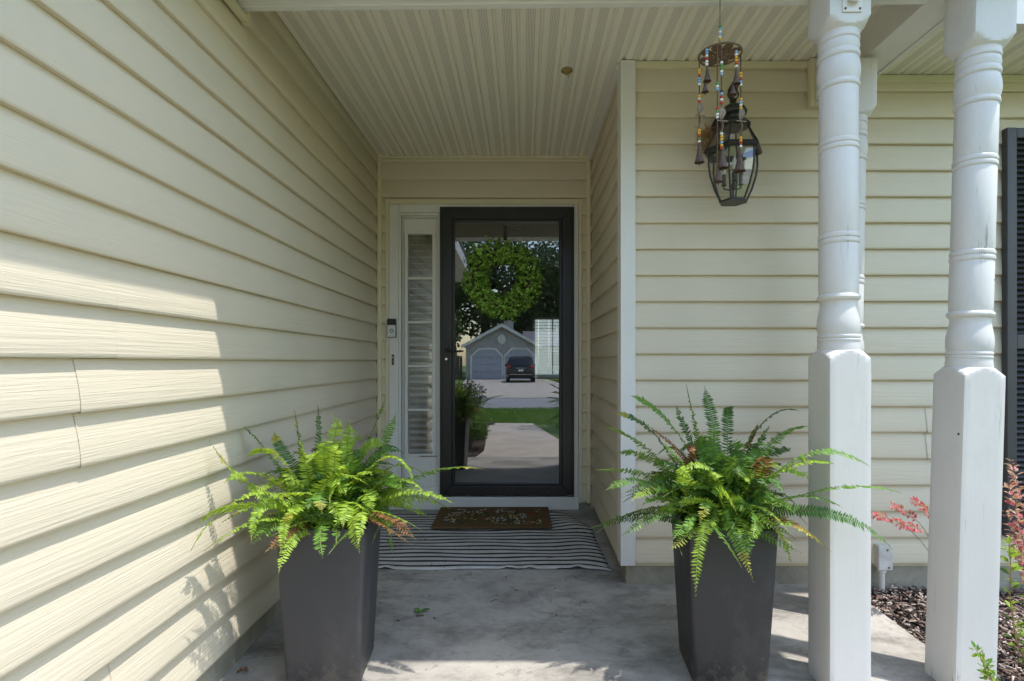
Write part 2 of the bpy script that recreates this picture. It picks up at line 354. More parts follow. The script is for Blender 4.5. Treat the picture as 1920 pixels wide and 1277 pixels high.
# ------------------------------------------------------------------ mesh helpers
ORG = {}
class MB:
    def __init__(s): s.v = []; s.f = []; s.uv = None
    def add(s, vs, fs):
        o = len(s.v); s.v += [tuple(p) for p in vs]; s.f += [tuple(i + o for i in f) for f in fs]; return s
    def box(s, a, b):
        x0, y0, z0 = a; x1, y1, z1 = b
        return s.add([(x0, y0, z0), (x1, y0, z0), (x1, y1, z0), (x0, y1, z0), (x0, y0, z1), (x1, y0, z1), (x1, y1, z1), (x0, y1, z1)],
              [(0, 3, 2, 1), (4, 5, 6, 7), (0, 1, 5, 4), (1, 2, 6, 5), (2, 3, 7, 6), (3, 0, 4, 7)])
    def hexa(s, bot, top):
        n = len(bot)
        return s.add(list(bot) + list(top), [tuple(range(n))[::-1], tuple(range(n, 2 * n))] + [(i, (i + 1) % n, n + (i + 1) % n, n + i) for i in range(n)])
    def lathe(s, prof, c=(0, 0, 0), seg=24, cap=True):
        vs = []
        for r, z in prof:
            for i in range(seg):
                a = 2 * math.pi * i / seg; vs.append((c[0] + r * math.cos(a), c[1] + r * math.sin(a), c[2] + z))
        fs = []
        for k in range(len(prof) - 1):
            for i in range(seg):
                j = (i + 1) % seg; fs.append((k * seg + i, k * seg + j, (k + 1) * seg + j, (k + 1) * seg + i))
        if cap:
            fs.append(tuple(range(seg))[::-1]); n = (len(prof) - 1) * seg; fs.append(tuple(range(n, n + seg)))
        return s.add(vs, fs)
    def tube(s, pts, r, seg=8, cap=True):
        pts = [Vector(p) for p in pts]; rs = r if isinstance(r, (list, tuple)) else [r] * len(pts)
        vs = []; prev = None
        for i, p in enumerate(pts):
            t = (pts[min(i + 1, len(pts) - 1)] - pts[max(i - 1, 0)])
            if t.length < 1e-9: t = Vector((0, 0, 1))
            t.normalize()
            if prev is None:
                u = t.orthogonal().normalized()
            else:
                u = (prev - t * prev.dot(t))
                u = u.normalized() if u.length > 1e-6 else t.orthogonal().normalized()
            prev = u; w = t.cross(u)
            for k in range(seg):
                a = 2 * math.pi * k / seg; vs.append(p + (u * math.cos(a) + w * math.sin(a)) * rs[i])
        fs = []
        for i in range(len(pts) - 1):
            for k in range(seg):
                j = (k + 1) % seg; fs.append((i * seg + k, i * seg + j, (i + 1) * seg + j, (i + 1) * seg + k))
        if cap:
            fs.append(tuple(range(seg))[::-1]); n = (len(pts) - 1) * seg; fs.append(tuple(range(n, n + seg)))
        return s.add(vs, fs)
    def ball(s, c, r, seg=10, rings=6, sq=(1, 1, 1)):
        prof = [(max(1e-4, math.sin(math.pi * k / rings)) * r, -math.cos(math.pi * k / rings) * r) for k in range(rings + 1)]
        o = len(s.v); s.lathe(prof, (0, 0, 0), seg)
        for i in range(o, len(s.v)):
            x, y, z = s.v[i]; s.v[i] = (c[0] + x * sq[0], c[1] + y * sq[1], c[2] + z * sq[2])
        return s
    def mesh(s, name, mat, off=(0, 0, 0), smooth=False, bevel=0, seg=2, angle=35):
        me = bpy.data.meshes.new(name)
        vs = [(x - off[0], y - off[1], z - off[2]) for x, y, z in s.v]
        me.from_pydata(vs, [], s.f); me.update()
        bm = bmesh.new(); bm.from_mesh(me)
        bmesh.ops.recalc_face_normals(bm, faces=bm.faces)
        if bevel:
            es = [e for e in bm.edges if e.is_manifold and e.calc_face_angle(0) > 0.6]
            bmesh.ops.bevel(bm, geom=es, offset=bevel, segments=seg, affect='EDGES', profile=.5, clamp_overlap=True)
        bm.to_mesh(me); bm.free()
        if smooth:
            me.shade_smooth(); me.set_sharp_from_angle(angle=R(angle))
        if mat: me.materials.append(mat)
        return me
    def build(s, name, mat, parent=None, local=False, **kw):
        off = (0, 0, 0) if local or parent is None else ORG[parent.name]
        o = bpy.data.objects.new(name, s.mesh(name, mat, off, **kw)); COL.objects.link(o)
        if parent is not None: o.parent = parent; ORG[o.name] = ORG[parent.name]
        else: ORG[o.name] = (0, 0, 0)
        return o

def thing(name, label, cat, loc=(0, 0, 0), group=None):
    o = bpy.data.objects.new(name, None); COL.objects.link(o); o.location = loc
    o.empty_display_size = .1
    ORG[o.name] = tuple(loc); o['label'] = label; o['category'] = cat
    if group: o['group'] = group
    return o
def tag(o, label, cat, group=None, kind=None):
    o['label'] = label
    if cat: o['category'] = cat
    if group: o['group'] = group
    if kind: o['kind'] = kind
    return o
def structure(o, label=None):
    o['kind'] = 'structure'
    if label: o['label'] = label
    return o
def fast_mesh(name, V, F, mat, off=(0, 0, 0)):
    """V (n,3) array, F (m,k) array"""
    me = bpy.data.meshes.new(name); V = np.asarray(V, float) - np.asarray(off)
    m, k = F.shape
    me.vertices.add(len(V)); me.vertices.foreach_set("co", V.ravel())
    me.loops.add(m * k); me.loops.foreach_set("vertex_index", F.ravel().astype(np.int32))
    me.polygons.add(m); me.polygons.foreach_set("loop_start", np.arange(0, m * k, k, dtype=np.int32))
    me.update(calc_edges=True); me.validate()
    if mat: me.materials.append(mat)
    return me
def fobj(name, V, F, mat, parent=None):
    off = ORG[parent.name] if parent is not None else (0, 0, 0)
    o = bpy.data.objects.new(name, fast_mesh(name, V, F, mat, off)); COL.objects.link(o)
    if parent is not None: o.parent = parent
    ORG[o.name] = off
    return o

CX, CY, F_ = 982.0, 678.0, 1000.0
def at(px, py, Y):
    """a point of the place at depth Y from a measurement taken on the photograph"""
    return Vector(((px - CX) / F_ * Y, Y, 1.045 - (py - CY) / F_ * Y))
def floor_z(y): return -0.033 * (3.8 - y)

# ================================================================== GROUND
g = MB()
g.add([(-150, -150, -.34), (150, -150, -.34), (150, 150, -.34), (-150, 150, -.34)], [(0, 1, 2, 3)])
structure(g.build('ground', M['lawn']))
# front lawn, a slightly raised sheet
l = MB(); nx, ny = 40, 24
pts = []
for j in range(ny + 1):
    for i in range(nx + 1):
        x = -14 + 28 * i / nx; y = -7.2 + 9.5 * j / ny
        pts.append((x, y, -.245 + .02 * math.sin(x * 1.3) * math.sin(y) - (0.03 if y < -6.5 else 0)))
l.add(pts, [(j * (nx + 1) + i, j * (nx + 1) + i + 1, (j + 1) * (nx + 1) + i + 1, (j + 1) * (nx + 1) + i) for j in range(ny) for i in range(nx)])
structure(l.build('lawn', M['lawn']))
# porch slab, sloping away from the door
s = MB()
x0, x1, ya, yb = -1.07, 1.565, 1.18, 3.86
s.hexa([(x0, ya, -.35), (x1, ya, -.35), (x1, yb, -.35), (x0, yb, -.35)], [(x0, ya, floor_z(ya)), (x1, ya, floor_z(ya)), (x1, yb, floor_z(yb)), (x0, yb, floor_z(yb))])
structure(s.build('porch_slab', M['slab'], bevel=.008))
# front walk
w = MB()
left = [(-.55, 1.175), (-.46, .5), (-.48, -.4), (-.54, -1.6), (-.61, -3.3)]
right = [(1.55, 1.175), (.95, .5), (.70, -.2), (.52, -1.6), (.31, -3.3)]
vs_ = []
for (a, b) in zip(left, right):
    z = -.115 - .02 * (1.175 - a[1])
    vs_ += [(a[0], a[1], z), (b[0], b[1], z), (a[0], a[1], -.34), (b[0], b[1], -.34)]
fs_ = []
for i in range(4):
    k = i * 4; fs_ += [(k, k + 1, k + 5, k + 4), (k, k + 4, k + 6, k + 2), (k + 1, k + 3, k + 7, k + 5)]
fs_ += [(16, 17, 19, 18), (0, 2, 3, 1)]
w.add(vs_, fs_); structure(w.build('front_walk', M['walk']))
st = MB(); st.box((-90, -12, -.36), (90, -7.2, -.30)); structure(st.build('street', M['asphalt']))
dv = MB()
dv.hexa([(-3.7, -33.2, -.36), (2.4, -33.2, -.36), (3.4, -12.02, -.36), (-2.4, -12.02, -.36)], [(-3.7, -33.2, -.29), (2.4, -33.2, -.29), (3.4, -12.02, -.285), (-2.4, -12.02, -.285)])
structure(dv.build('driveway', M['drive']))
# mulch beds
for nm, (xa, xb, yya, yyb, zz) in {'mulch_bed': (1.57, 5.2, .35, 2.62, -.105), 'shrub_bed': (-1.6, -.44, -3.2, 1.17, -.20)}.items():
    b = MB(); n = 14; P = []
    for j in range(n + 1):
        for i in range(n + 1):
            x = xa + (xb - xa) * i / n; y = yya + (yyb - yya) * j / n
            P.append((x, y, zz + .012 * math.sin(9 * x + 4 * y) + .01 * math.sin(13 * y) + (.02 if y > 2.3 else 0)))
    b.add(P, [(j * (n + 1) + i, j * (n + 1) + i + 1, (j + 1) * (n + 1) + i + 1, (j + 1) * (n + 1) + i) for j in range(n) for i in range(n)])
    structure(b.build(nm, M['mulchbase']))
def chips(name, n, xa, xb, ya, yb, zz, lab):
    c = np.stack([np.random.uniform(xa, xb, n), np.random.uniform(ya, yb, n), np.random.uniform(zz, zz + .022, n)], 1)
    c[:, 2] += .012 * np.sin(9 * c[:, 0] + 4 * c[:, 1]) + .01 * np.sin(13 * c[:, 1]) + np.where(c[:, 1] > 2.3, .02, 0)
    L = np.random.uniform(.005, .017, n) * np.where(np.random.rand(n) < .15, 2.0, 1.0); W = np.random.uniform(.0012, .0045, n); T = np.random.uniform(.0012, .004, n)
    base = np.array([(-1, -1, -1), (1, -1, -1), (1, 1, -1), (-1, 1, -1), (-.8, -.7, 1), (.9, -.8, 1), (.8, .8, 1), (-.9, .7, 1)], float)
    yaw = np.random.uniform(0, 6.28, n); pit = np.random.normal(0, .35, n); rol = np.random.normal(0, .5, n)
    P = base[None] * np.stack([L, W, T], 1)[:, None, :]
    cr, sr = np.cos(rol)[:, None], np.sin(rol)[:, None]
    y_, z_ = P[..., 1] * cr - P[..., 2] * sr, P[..., 1] * sr + P[..., 2] * cr
    cp, sp = np.cos(pit)[:, None], np.sin(pit)[:, None]
    x_, z2 = P[..., 0] * cp + z_ * sp, -P[..., 0] * sp + z_ * cp
    cyw, syw = np.cos(yaw)[:, None], np.sin(yaw)[:, None]
    X, Y = x_ * cyw - y_ * syw, x_ * syw + y_ * cyw
    V = np.stack([X, Y, z2], -1) + c[:, None, :]
    Fq = np.array([(0, 3, 2, 1), (4, 5, 6, 7), (0, 1, 5, 4), (1, 2, 6, 5), (2, 3, 7, 6), (3, 0, 4, 7)])
    Fa = (np.arange(n)[:, None, None] * 8 + Fq[None]).reshape(-1, 4)
    o = fobj(name, V.reshape(-1, 3), Fa, M['mulch']); return tag(o, lab, 'mulch', kind='stuff')
chips('bark_mulch', 14000, 1.575, 3.1, .9, 2.575, -.10, 'brown shredded bark mulch between the porch and the siding')
chips('walk_mulch', 4200, -1.5, -.46, -2.5, 1.1, -.195, 'shredded bark mulch under the shrubs beside the walk')
# grass blades in the part of the lawn that the door glass mirrors
def blades(name, n, reg, h, lab):
    P = []
    while len(P) < n:
        x = random.uniform(reg[0], reg[1]); y = random.uniform(reg[2], reg[3])
        if -3.35 < y < 1.2 and -1.65 < x < .78 + max(0, y) * .8: continue
        if y > .3 and x > 1.4: continue
        P.append((x, y))
    P = np.array(P); n = len(P); a = np.random.uniform(0, 6.28, n); hh = np.random.uniform(.5, 1, n) * h
    d = np.stack([np.cos(a), np.sin(a)], 1) * .006; le = np.random.normal(0, .03, (n, 2))
    z = np.full(n, -.25)
    V = np.stack([np.column_stack([P - d, z]), np.column_stack([P + d, z]), np.column_stack([P + le, z + hh])], 1)
    return tag(fobj(name, V.reshape(-1, 3), np.arange(n * 3).reshape(-1, 3), M['grass']), lab, 'grass', kind='stuff')
blades('front_grass', 45000, (-3.5, 5, -7.1, .2), .085, 'short green lawn grass between the walk and the street')

# ================================================================== HOUSE WALLS
PROF = [(0.000, 0.0), (0.0172, 0.0), (0.0192, 0.0025), (0.0195, 0.010), (0.0182, 0.030), (0.0145, 0.060), (0.0085, 0.090), (0.0035, 0.115), (0.0010, 0.1268)]
CH = 0.127
def panel(wall, origin, u, n, u0, u1, z0, k, courses=2, zmax=None, lift=0.0, mat=None, segs=None):
    """one vinyl siding panel: two lapped courses, slightly wavy along its length"""
    O = Vector(origin); U = Vector(u); Nn = Vector(n); mb = MB()
    segs = segs or max(1, int(abs(u1 - u0) / .25)); ph = random.uniform(0, 6)
    prof = []
    for c in range(courses):
        for o_, h in PROF:
            z = z0 + (k + c) * CH + h
            if zmax is not None and z > zmax: z = zmax
            prof.append((o_ + lift, z))
    vs = []
    for i in range(segs + 1):
        t = u0 + (u1 - u0) * i / segs
        wv = 0.0009 * math.sin(3.1 * t + ph) + .0006 * math.sin(7.3 * t + ph * 2)
        dz = 0.0010 * math.sin(1.7 * t + ph)
        for o_, z in prof:
            p = O + U * t + Nn * (o_ + (wv if o_ > .004 else 0)); vs.append((p.x, p.y, z + dz))
    m = len(prof); fs = []
    for i in range(segs):
        for j in range(m - 1):
            fs.append((i * m + j, (i + 1) * m + j, (i + 1) * m + j + 1, i * m + j + 1))
    mb.add(vs, fs)
    return mb.build('siding_panel', mat, wall, smooth=True, angle=40)

# --- wing wall (left)
XL = -1.053
wl_ = thing('wing_wall', 'long cream lap siding wall of the wing, partly in full sun', 'wall', (XL, 1.5, 0))
MB().box((XL - .14, -.62, .02), (XL - .001, 3.95, 2.72)).build('sheathing', M['beige'], wl_)
MB().box((XL - .16, -.60, -.36), (XL - .004, 3.86, .045)).build('foundation', M['found'], wl_, bevel=.004)
seams = {0: 1.345, 2: .55, 4: .25, 6: 1.242, 8: 1.357, 10: .35, 12: .75, 14: .40, 16: .15, 18: .62}
for k in range(0, 20, 2):
    zt = 2.60
    c = 2
    sm = seams[k]
    panel(wl_, (XL, 0, 0), (0, 1, 0), (1, 0, 0), -.60, sm + .02, .037, k, c, zt, 0.0, M['sid_y'])
    panel(wl_, (XL, 0, 0), (0, 1, 0), (1, 0, 0), sm, 3.784, .037, k, c, zt, 0.0019, M['sid_y'])
MB().box((XL - .15, -.68, .0), (XL + .022, -.60, 2.6)).build('corner_trim', M['white'], wl_, bevel=.003)

# --- door wall
YD = 3.80
dw = thing('door_wall', 'cream siding wall around the front door at the back of the porch', 'wall', (-.28, YD, 0))
MB().box((-1.06, YD + .001, 2.17), (.60, YD + .13, 2.72)).build('sheathing', M['beige'], dw)
MB().box((-1.06, YD + .001, -.02), (-.955, YD + .13, 2.17)).build('sheathing', M['beige'], dw)
MB().box((.395, YD + .001, -.02), (.60, YD + .13, 2.17)).build('sheathing', M['beige'], dw)
for k in range(0, 16, 2):
    panel(dw, (0, YD, 0), (1, 0, 0), (0, -1, 0), -1.012, -.978, .049, k, 2, None, 0, M['sid_x'], 1)
    panel(dw, (0, YD, 0), (1, 0, 0), (0, -1, 0), .408, .450, .049, k, 2, None, 0, M['sid_x'], 1)
panel(dw, (0, YD, 0), (1, 0, 0), (0, -1, 0), -1.012, -.978, .049, 16, 1, None, 0, M['sid_x'], 1)
panel(dw, (0, YD, 0), (1, 0, 0), (0, -1, 0), .408, .450, .049, 16, 1, None, 0, M['sid_x'], 1)
panel(dw, (0, YD, 0), (1, 0, 0), (0, -1, 0), -1.012, .450, .049, 17, 1, None, 0, M['sid_x'])
panel(dw, (0, YD, 0), (1, 0, 0), (0, -1, 0), -1.012, .450, .049, 18, 2, 2.51, 0, M['sid_x'])
for xa, xb in ((-1.037, -1.008), (.446, .474)):
    MB().box((xa, YD - .028, .04), (xb, YD - .0005, 2.497)).build('inside_corner_trim', M['beige'], dw, bevel=.004)
mb = MB()
for a, b in (((-.980, YD - .026, .04), (-.951, YD - .0006, 2.195)), ((.387, YD - .026, .04), (.413, YD - .0006, 2.195)), ((-.951, YD - .026, 2.160), (.387, YD - .0006, 2.195))):
    mb.box(a, b)
mb.build('channel_trim', M['beige'], dw, bevel=.003)
MB().box((-1.05, YD - .012, -.2), (.475, YD + .12, .035)).build('foundation', M['found'], dw, bevel=.004)

# --- recess wall (right side of the entry)
XR = .492
rw = thing('recess_wall', 'short cream siding return wall between the door and the white corner trim', 'wall', (XR, 3.2, 0))
MB().box((XR + .001, 2.60, .05), (XR + .12, 3.93, 2.72)).build('sheathing', M['beige'], rw)
MB().box((XR + .006, 2.602, -.3), (XR + .12, 3.85, .07)).build('foundation', M['found'], rw, bevel=.004)
for k in range(0, 20, 2):
    panel(rw, (XR, 0, 0), (0, 1, 0), (-1, 0, 0), 2.60, 3.784, .058, k, 2, 2.53, 0, M['sid_y'])
# --- front wall (right)
YF = 2.597
fw = thing('front_wall', 'cream siding front wall behind the posts and the lantern', 'wall', (1.8, YF, 0))
MB().box((.50, YF + .001, .05), (5.2, YF + .13, 2.72)).build('sheathing', M['beige'], fw)
MB().box((.497, YF + .003, -.36), (5.2, YF + .14, .07)).build('foundation', M['found'], fw, bevel=.004)
fseam = {16: .797, 10: 2.25, 4: 1.95}
for k in range(0, 20, 2):
    zt = 2.47 if k >= 18 else None
    if k in fseam:
        panel(fw, (0, YF, 0), (1, 0, 0), (0, -1, 0), .53, fseam[k] + .02, .067, k, 2, zt, 0, M['sid_x'])
        panel(fw, (0, YF, 0), (1, 0, 0), (0, -1, 0), fseam[k], 5.2, .067, k, 2, zt, .0019, M['sid_x'])
    else:
        panel(fw, (0, YF, 0), (1, 0, 0), (0, -1, 0), .53, 5.2, .067, k, 2, zt, 0, M['sid_x'])
mb = MB(); mb.box((.466, YF - .034, .062), (.538, YF + .005, 2.496)); mb.box((.4665, YF + .0052, .062), (.4905, YF + .065, 2.496))
mb.build('corner_trim', M['white'], fw, bevel=.003)
MB().box((.539, YF - .022, 2.466), (1.385, YF - .0005, 2.497)).build('channel_trim', M['beige'], fw, bevel=.002)
MB().box((1.63, YF - .022, 2.395), (5.2, YF - .0005, 2.43)).build('channel_trim', M['beige'], fw, bevel=.002)

# ================================================================== PORCH CEILING
ZS = 2.50
SP = 0.1016
def soffit_profile(y0, y1, z):
    pr = [(0, .012), (.004, .012), (.009, 0.0), (.0335, 0), (.0748, 0), (.0926, 0), (.0976, .012), (.1017, .012)]
    m = MB(); ys = [y0 + (y1 - y0) * i / 4 for i in range(5)]
    vs = [(x, y, z + h) for y in ys for x, h in pr]; k = len(pr)
    m.add(vs, [(j * k + i, j * k + i + 1, (j + 1) * k + i + 1, (j + 1) * k + i) for j in range(4) for i in range(k - 1)])
    return m
pc = thing('porch_ceiling', 'cream perforated vinyl soffit over the porch', 'ceiling', (-1.04, 1.9, ZS))
meA = soffit_profile(0, 3.81 - 1.9, 0).mesh('soffit_panel', M['soffit']); meB = soffit_profile(0, 2.595 - 1.9, 0).mesh('soffit_panel', M['soffit'])
for i in range(25):
    o = bpy.data.objects.new('soffit_panel', meA if i < 15 else meB); COL.objects.link(o); o.parent = pc
    o.location = (i * SP, 0, random.uniform(0, .0015))
MB().box((-1.16, 1.76, ZS + .020), (1.62, 2.60, ZS + .05)).build('backing', M['beam'], pc)
MB().box((-1.16, 2.60, ZS + .020), (.5, 3.9, ZS + .05)).build('backing', M['beam'], pc)
mb = MB(); mb.box((-1.036, YD - .030, ZS - .016), (.474, YD - .0285, ZS + .001)); mb.box((-1.036, YD - .030, ZS - .018), (.474, YD - .002, ZS - .0165))
mb.build('channel_trim', M['beige'], pc)
MB().box((.452, 2.60, ZS - .030), (.4735, 3.77, ZS - .001)).build('channel_trim', M['white'], pc, bevel=.002)
# house eave soffit at the right
ec = thing('eave_ceiling', 'cream perforated eave soffit above the dark shutter', 'ceiling', (1.62, 2.2, 2.435))
meC = soffit_profile(0, .395, 0).mesh('soffit_panel', M['soffit'])
for i in range(22):
    o = bpy.data.objects.new('soffit_panel', meC); COL.objects.link(o); o.parent = ec; o.location = (i * SP, 0, 0)
MB().box((1.615, 2.2, 2.455), (5.2, 2.60, 2.475)).build('backing', M['beam'], ec)
MB().box((1.615, 2.17, 2.42), (5.2, 2.199, 2.58)).build('fascia', M['white'], ec)

# --- porch beams
fb = thing('front_beam', 'white boxed beam across the front of the porch', 'beam', (.2, 1.85, 2.34))
def tilt(x): return 2.333 + (x + 1.05) * .0105
mb = MB(); yb0, yb1 = 1.745, 1.952
mb.hexa([(-1.045, yb0, tilt(-1.045)), (1.47, yb0, tilt(1.47)), (1.47, yb1, tilt(1.47)), (-1.045, yb1, tilt(-1.045))], [(-1.045, yb0, 2.51), (1.47, yb0, 2.51), (1.47, yb1, 2.51), (-1.045, yb1, 2.51)])
mb.build('box', M['beam'], fb, bevel=.004)
mb = MB()
mb.hexa([(-1.03, yb1 - .022, tilt(-1.03) - .004), (1.47, yb1 - .022, tilt(1.47) - .004), (1.47, yb1 + .006, tilt(1.47) - .004), (-1.03, yb1 + .006, tilt(-1.03) - .004)],
        [(-1.03, yb1 - .022, tilt(-1.03) + .02), (1.47, yb1 - .022, tilt(1.47) + .02), (1.47, yb1 + .006, tilt(1.47) + .02), (-1.03, yb1 + .006, tilt(-1.03) + .02)])
mb.build('edge_trim', M['white'], fb, bevel=.002)
mb = MB(); mb.box((-1.037, yb1 + .006, 2.29), (-1.012, yb1 + .030, 2.49)); mb.box((-1.037, yb0 - .03, 2.292), (-1.0125, yb1 + .005, 2.315))
mb.build('channel_trim', M['beige'], fb, bevel=.002)
sb = thing('side_beam', 'white side beam running from the leaning post back to the wall', 'beam', (1.54, 2.2, 2.355))
MB().box((1.471, 1.66, 2.356), (1.606, 2.575, 2.53)).build('box', M['beam'], sb, bevel=.004)
MB().box((1.607, 1.66, 2.348), (1.626, 2.575, 2.53)).build('edge_trim', M['white'], sb, bevel=.003)
MB().box((1.395, 2.545, 2.293), (1.64, 2.578, 2.495)).build('end_block', M['white'], sb, bevel=.002)
mb = MB(); mb.box((1.371, 2.55, 2.266), (1.394, 2.580, 2.497)); mb.box((1.3945, 2.55, 2.266), (1.66, 2.580, 2.2905))
mb.build('channel_trim', M['beige'], sb, bevel=.002)

# --- roofs (they cast the porch shade)
M['shingle'] = simple("roof_shingle", (0.10, 0.095, 0.09), .95, .3, 8, bs=.6, bd=.01, bscale=30)
pr = thing('porch_roof', 'low shingled roof and white eave over the porch', 'roof', (.3, 1.63, 2.47))
EY = 1.625; XRR = 1.755
mb = MB(); sl_ = .42
def roof_sheet(mb, xa, xb, ya, yb, za, slope, th=.06):
    zb = za + (yb - ya) * slope
    mb.hexa([(xa, ya, za), (xb, ya, za), (xb, yb, zb), (xa, yb, zb)], [(xa, ya, za + th), (xb, ya, za + th), (xb, yb, zb + th), (xa, yb, zb + th)])
roof_sheet(mb, -1.2, XRR, EY - .01, 6.3, 2.59, sl_); roof_sheet(mb, -6.2, -1.2, 1.75, 6.3, 2.59, sl_); mb.build('shingles', M['shingle'], pr)
MB().box((-.710, EY, 2.45), (XRR, EY + .02, 2.585)).build('fascia', M['white'], pr)
MB().box((-.710, EY + .021, 2.452), (XRR, 1.744, 2.47)).build('eave_soffit', M['beam'], pr)
MB().box((1.628, 1.745, 2.452), (XRR, 2.19, 2.47)).build('eave_soffit', M['beam'], pr)
MB().box((XRR - .019, EY + .0205, 2.472), (XRR, 2.195, 2.60)).build('fascia', M['white'], pr)
hr = thing('house_roof', 'dark shingled main roof over the front wall', 'roof', (3, 2.2, 2.6))
mb = MB(); roof_sheet(mb, XRR + .002, 5.5, 2.16, 6.3, 2.60, sl_); mb.build('shingles', M['shingle'], hr)
mb = MB(); zr = 2.60 + (6.3 - 2.16) * sl_ + .08
mb.hexa([(-6, 6.32, zr), (5.5, 6.32, zr), (5.5, 9.2, zr - 1.3), (-6, 9.2, zr - 1.3)], [(-6, 6.32, zr + .06), (5.5, 6.32, zr + .06), (5.5, 9.2, zr - 1.24), (-6, 9.2, zr - 1.24)])
mb.build('shingles', M['shingle'], hr)
wr = thing('wing_roof', 'shingled wing roof with an overhanging white eave', 'roof', (XL, .4, 2.3))
XE = -.712
MB().box((XE - .02, -.95, 2.300), (XE, 1.742, 2.45)).build('fascia', M['white'], wr)
MB().box((XL - .14, -.95, 2.302), (XE - .021, 1.742, 2.318)).build('eave_soffit', M['beam'], wr)
mb = MB(); mb.hexa([(XE + .01, -1, 2.455), (XE + .01, 1.742, 2.455), (-6.2, 1.742, 4.6), (-6.2, -1, 4.6)], [(XE + .01, -1, 2.50), (XE + .01, 1.742, 2.50), (-6.2, 1.742, 4.66), (-6.2, -1, 4.66)])
mb.build('shingles', M['shingle'], wr)

# ================================================================== POSTS
HB = .070
def post(loc, dz, mat, lean, label, extra=None, zb=None):
    p = thing('turned_post', label, 'post', loc, 'turned porch posts')
    SEG = 64
    C = HB * 1.372
    prof = [('base_block', [(-.02, C), (1.040, C), (1.056, C), (1.066, .086), (1.074, .0775), (1.0815, HB)]),
            ('shaft', [(1.0815, HB), (1.084, .0655), (1.094, .0655), (1.112, .0635), (1.116, .0655), (1.121, .0655), (1.125, .0625), (1.129, .0655), (1.134, .0655), (1.138, .0625),
                       (1.150, .0655), (1.170, .0665), (1.190, .0650), (1.215, .0605), (1.235, .0570), (1.247, .0560), (1.252, .0575), (1.257, .0640), (1.264, .0668), (1.271, .0650), (1.276, .0590), (1.286, .0605), (1.30, .0612),
                       (1.440, .0610), (1.446, .0590), (1.450, .0625), (1.456, .0636), (1.462, .0625), (1.465, .0595), (1.468, .0625), (1.474, .0636), (1.480, .0625), (1.484, .0590), (1.490, .0608),
                       (1.760, .0604), (1.766, .0585), (1.770, .0620), (1.776, .0632), (1.782, .0620), (1.785, .0590), (1.788, .0620), (1.794, .0632), (1.800, .0620), (1.804, .0585), (1.812, .0604),
                       (1.972, .0604), (1.978, .0590), (1.982, .0635), (1.988, .0650), (1.994, .0632), (2.000, .0612), (2.015, .0648), (2.035, .0668), (2.055, .0655), (2.074, .0615), (2.078, .0590), (2.084, .0640), (2.092, .0650), (2.100, .0632), (2.104, .0600),
                       (2.118, .0640), (2.130, .0625), (2.136, .0600), (2.141, .0640), (2.148, .0645), (2.155, .0620), (2.165, .0630), (2.172, HB)]),
            ('top_block', [(2.172, HB), (2.178, .0775), (2.188, .086), (2.200, C), (2.215, C), (2.40, C)])]
    for nm, pr_ in prof:
        vs = []
        for z, rr in pr_:
            for i in range(SEG):
                a = 2 * math.pi * i / SEG
                sq = HB / max(abs(math.cos(a)), abs(math.sin(a)))
                r = min(rr, sq)
                zz = z + dz
                if nm == 'base_block' and z < 0: zz = floor_z(loc[1]) - loc[2] + .001 - .004
                vs.append((r * math.cos(a), r * math.sin(a), zz))
        fs = []
        for k in range(len(pr_) - 1):
            for i in range(SEG):
                j = (i + 1) % SEG; fs.append((k * SEG + i, k * SEG + j, (k + 1) * SEG + j, (k + 1) * SEG + i))
        if nm == 'base_block': fs.append(tuple(range(SEG)))
        if nm == 'top_block': n = (len(pr_) - 1) * SEG; fs.append(tuple(range(n, n + SEG)))
        MB().add(vs, fs).build(nm, mat, p, local=True, smooth=True, angle=28)
    p.rotation_euler = (0, lean, 0)
    return p
pA = post((1.087, 1.842, 0), 0, M['postA'], 0, 'upright white turned post holding a small bracket, beside the potted fern')
pB = post((1.505, 1.842, 0), -.058, M['postB'], R(1.75), 'leaning white turned post with cracked paint at the porch corner')
pC = post((1.388, 2.33, 0), -.066, M['postA'], R(1.1), 'white turned post close to the wall, mostly hidden behind the upright post')
# nail holes in the leaning post
for (zz, xx, yy) in ((.80, -.0702, -.052), ):
    m = MB(); m.tube([(xx - .0008, yy, zz), (xx + .004, yy, zz)], .0042, 10); m.build('nail_hole', M['black'], pB, local=True)
m = MB(); m.tube([(.0375, -.0485, 1.322), (.034, -.044, 1.322)], .0036, 10); m.build('nail_hole', M['black'], pB, local=True)
# bracket on the front post
br = thing('post_bracket', 'small white bracket with rusty screws at the top of the post', 'bracket', (1.10, 1.77, 2.2))
MB().box((1.058, 1.767, 2.205), (1.122, 1.7715, 2.32)).build('plate', M['white'], br, bevel=.0015)
MB().tube([(1.090, 1.763, 2.238), (1.092, 1.745, 2.262), (1.095, 1.715, 2.300), (1.10, 1.68, 2.345)], [.019, .0185, .018, .018], 16).build('socket', M['white'], br, smooth=True)
for x in (1.066, 1.114):
    MB().ball((x, 1.766, 2.215), .0042, 10, 6, (1, .5, 1)).build('screw', M['rustspot'], br, smooth=True)

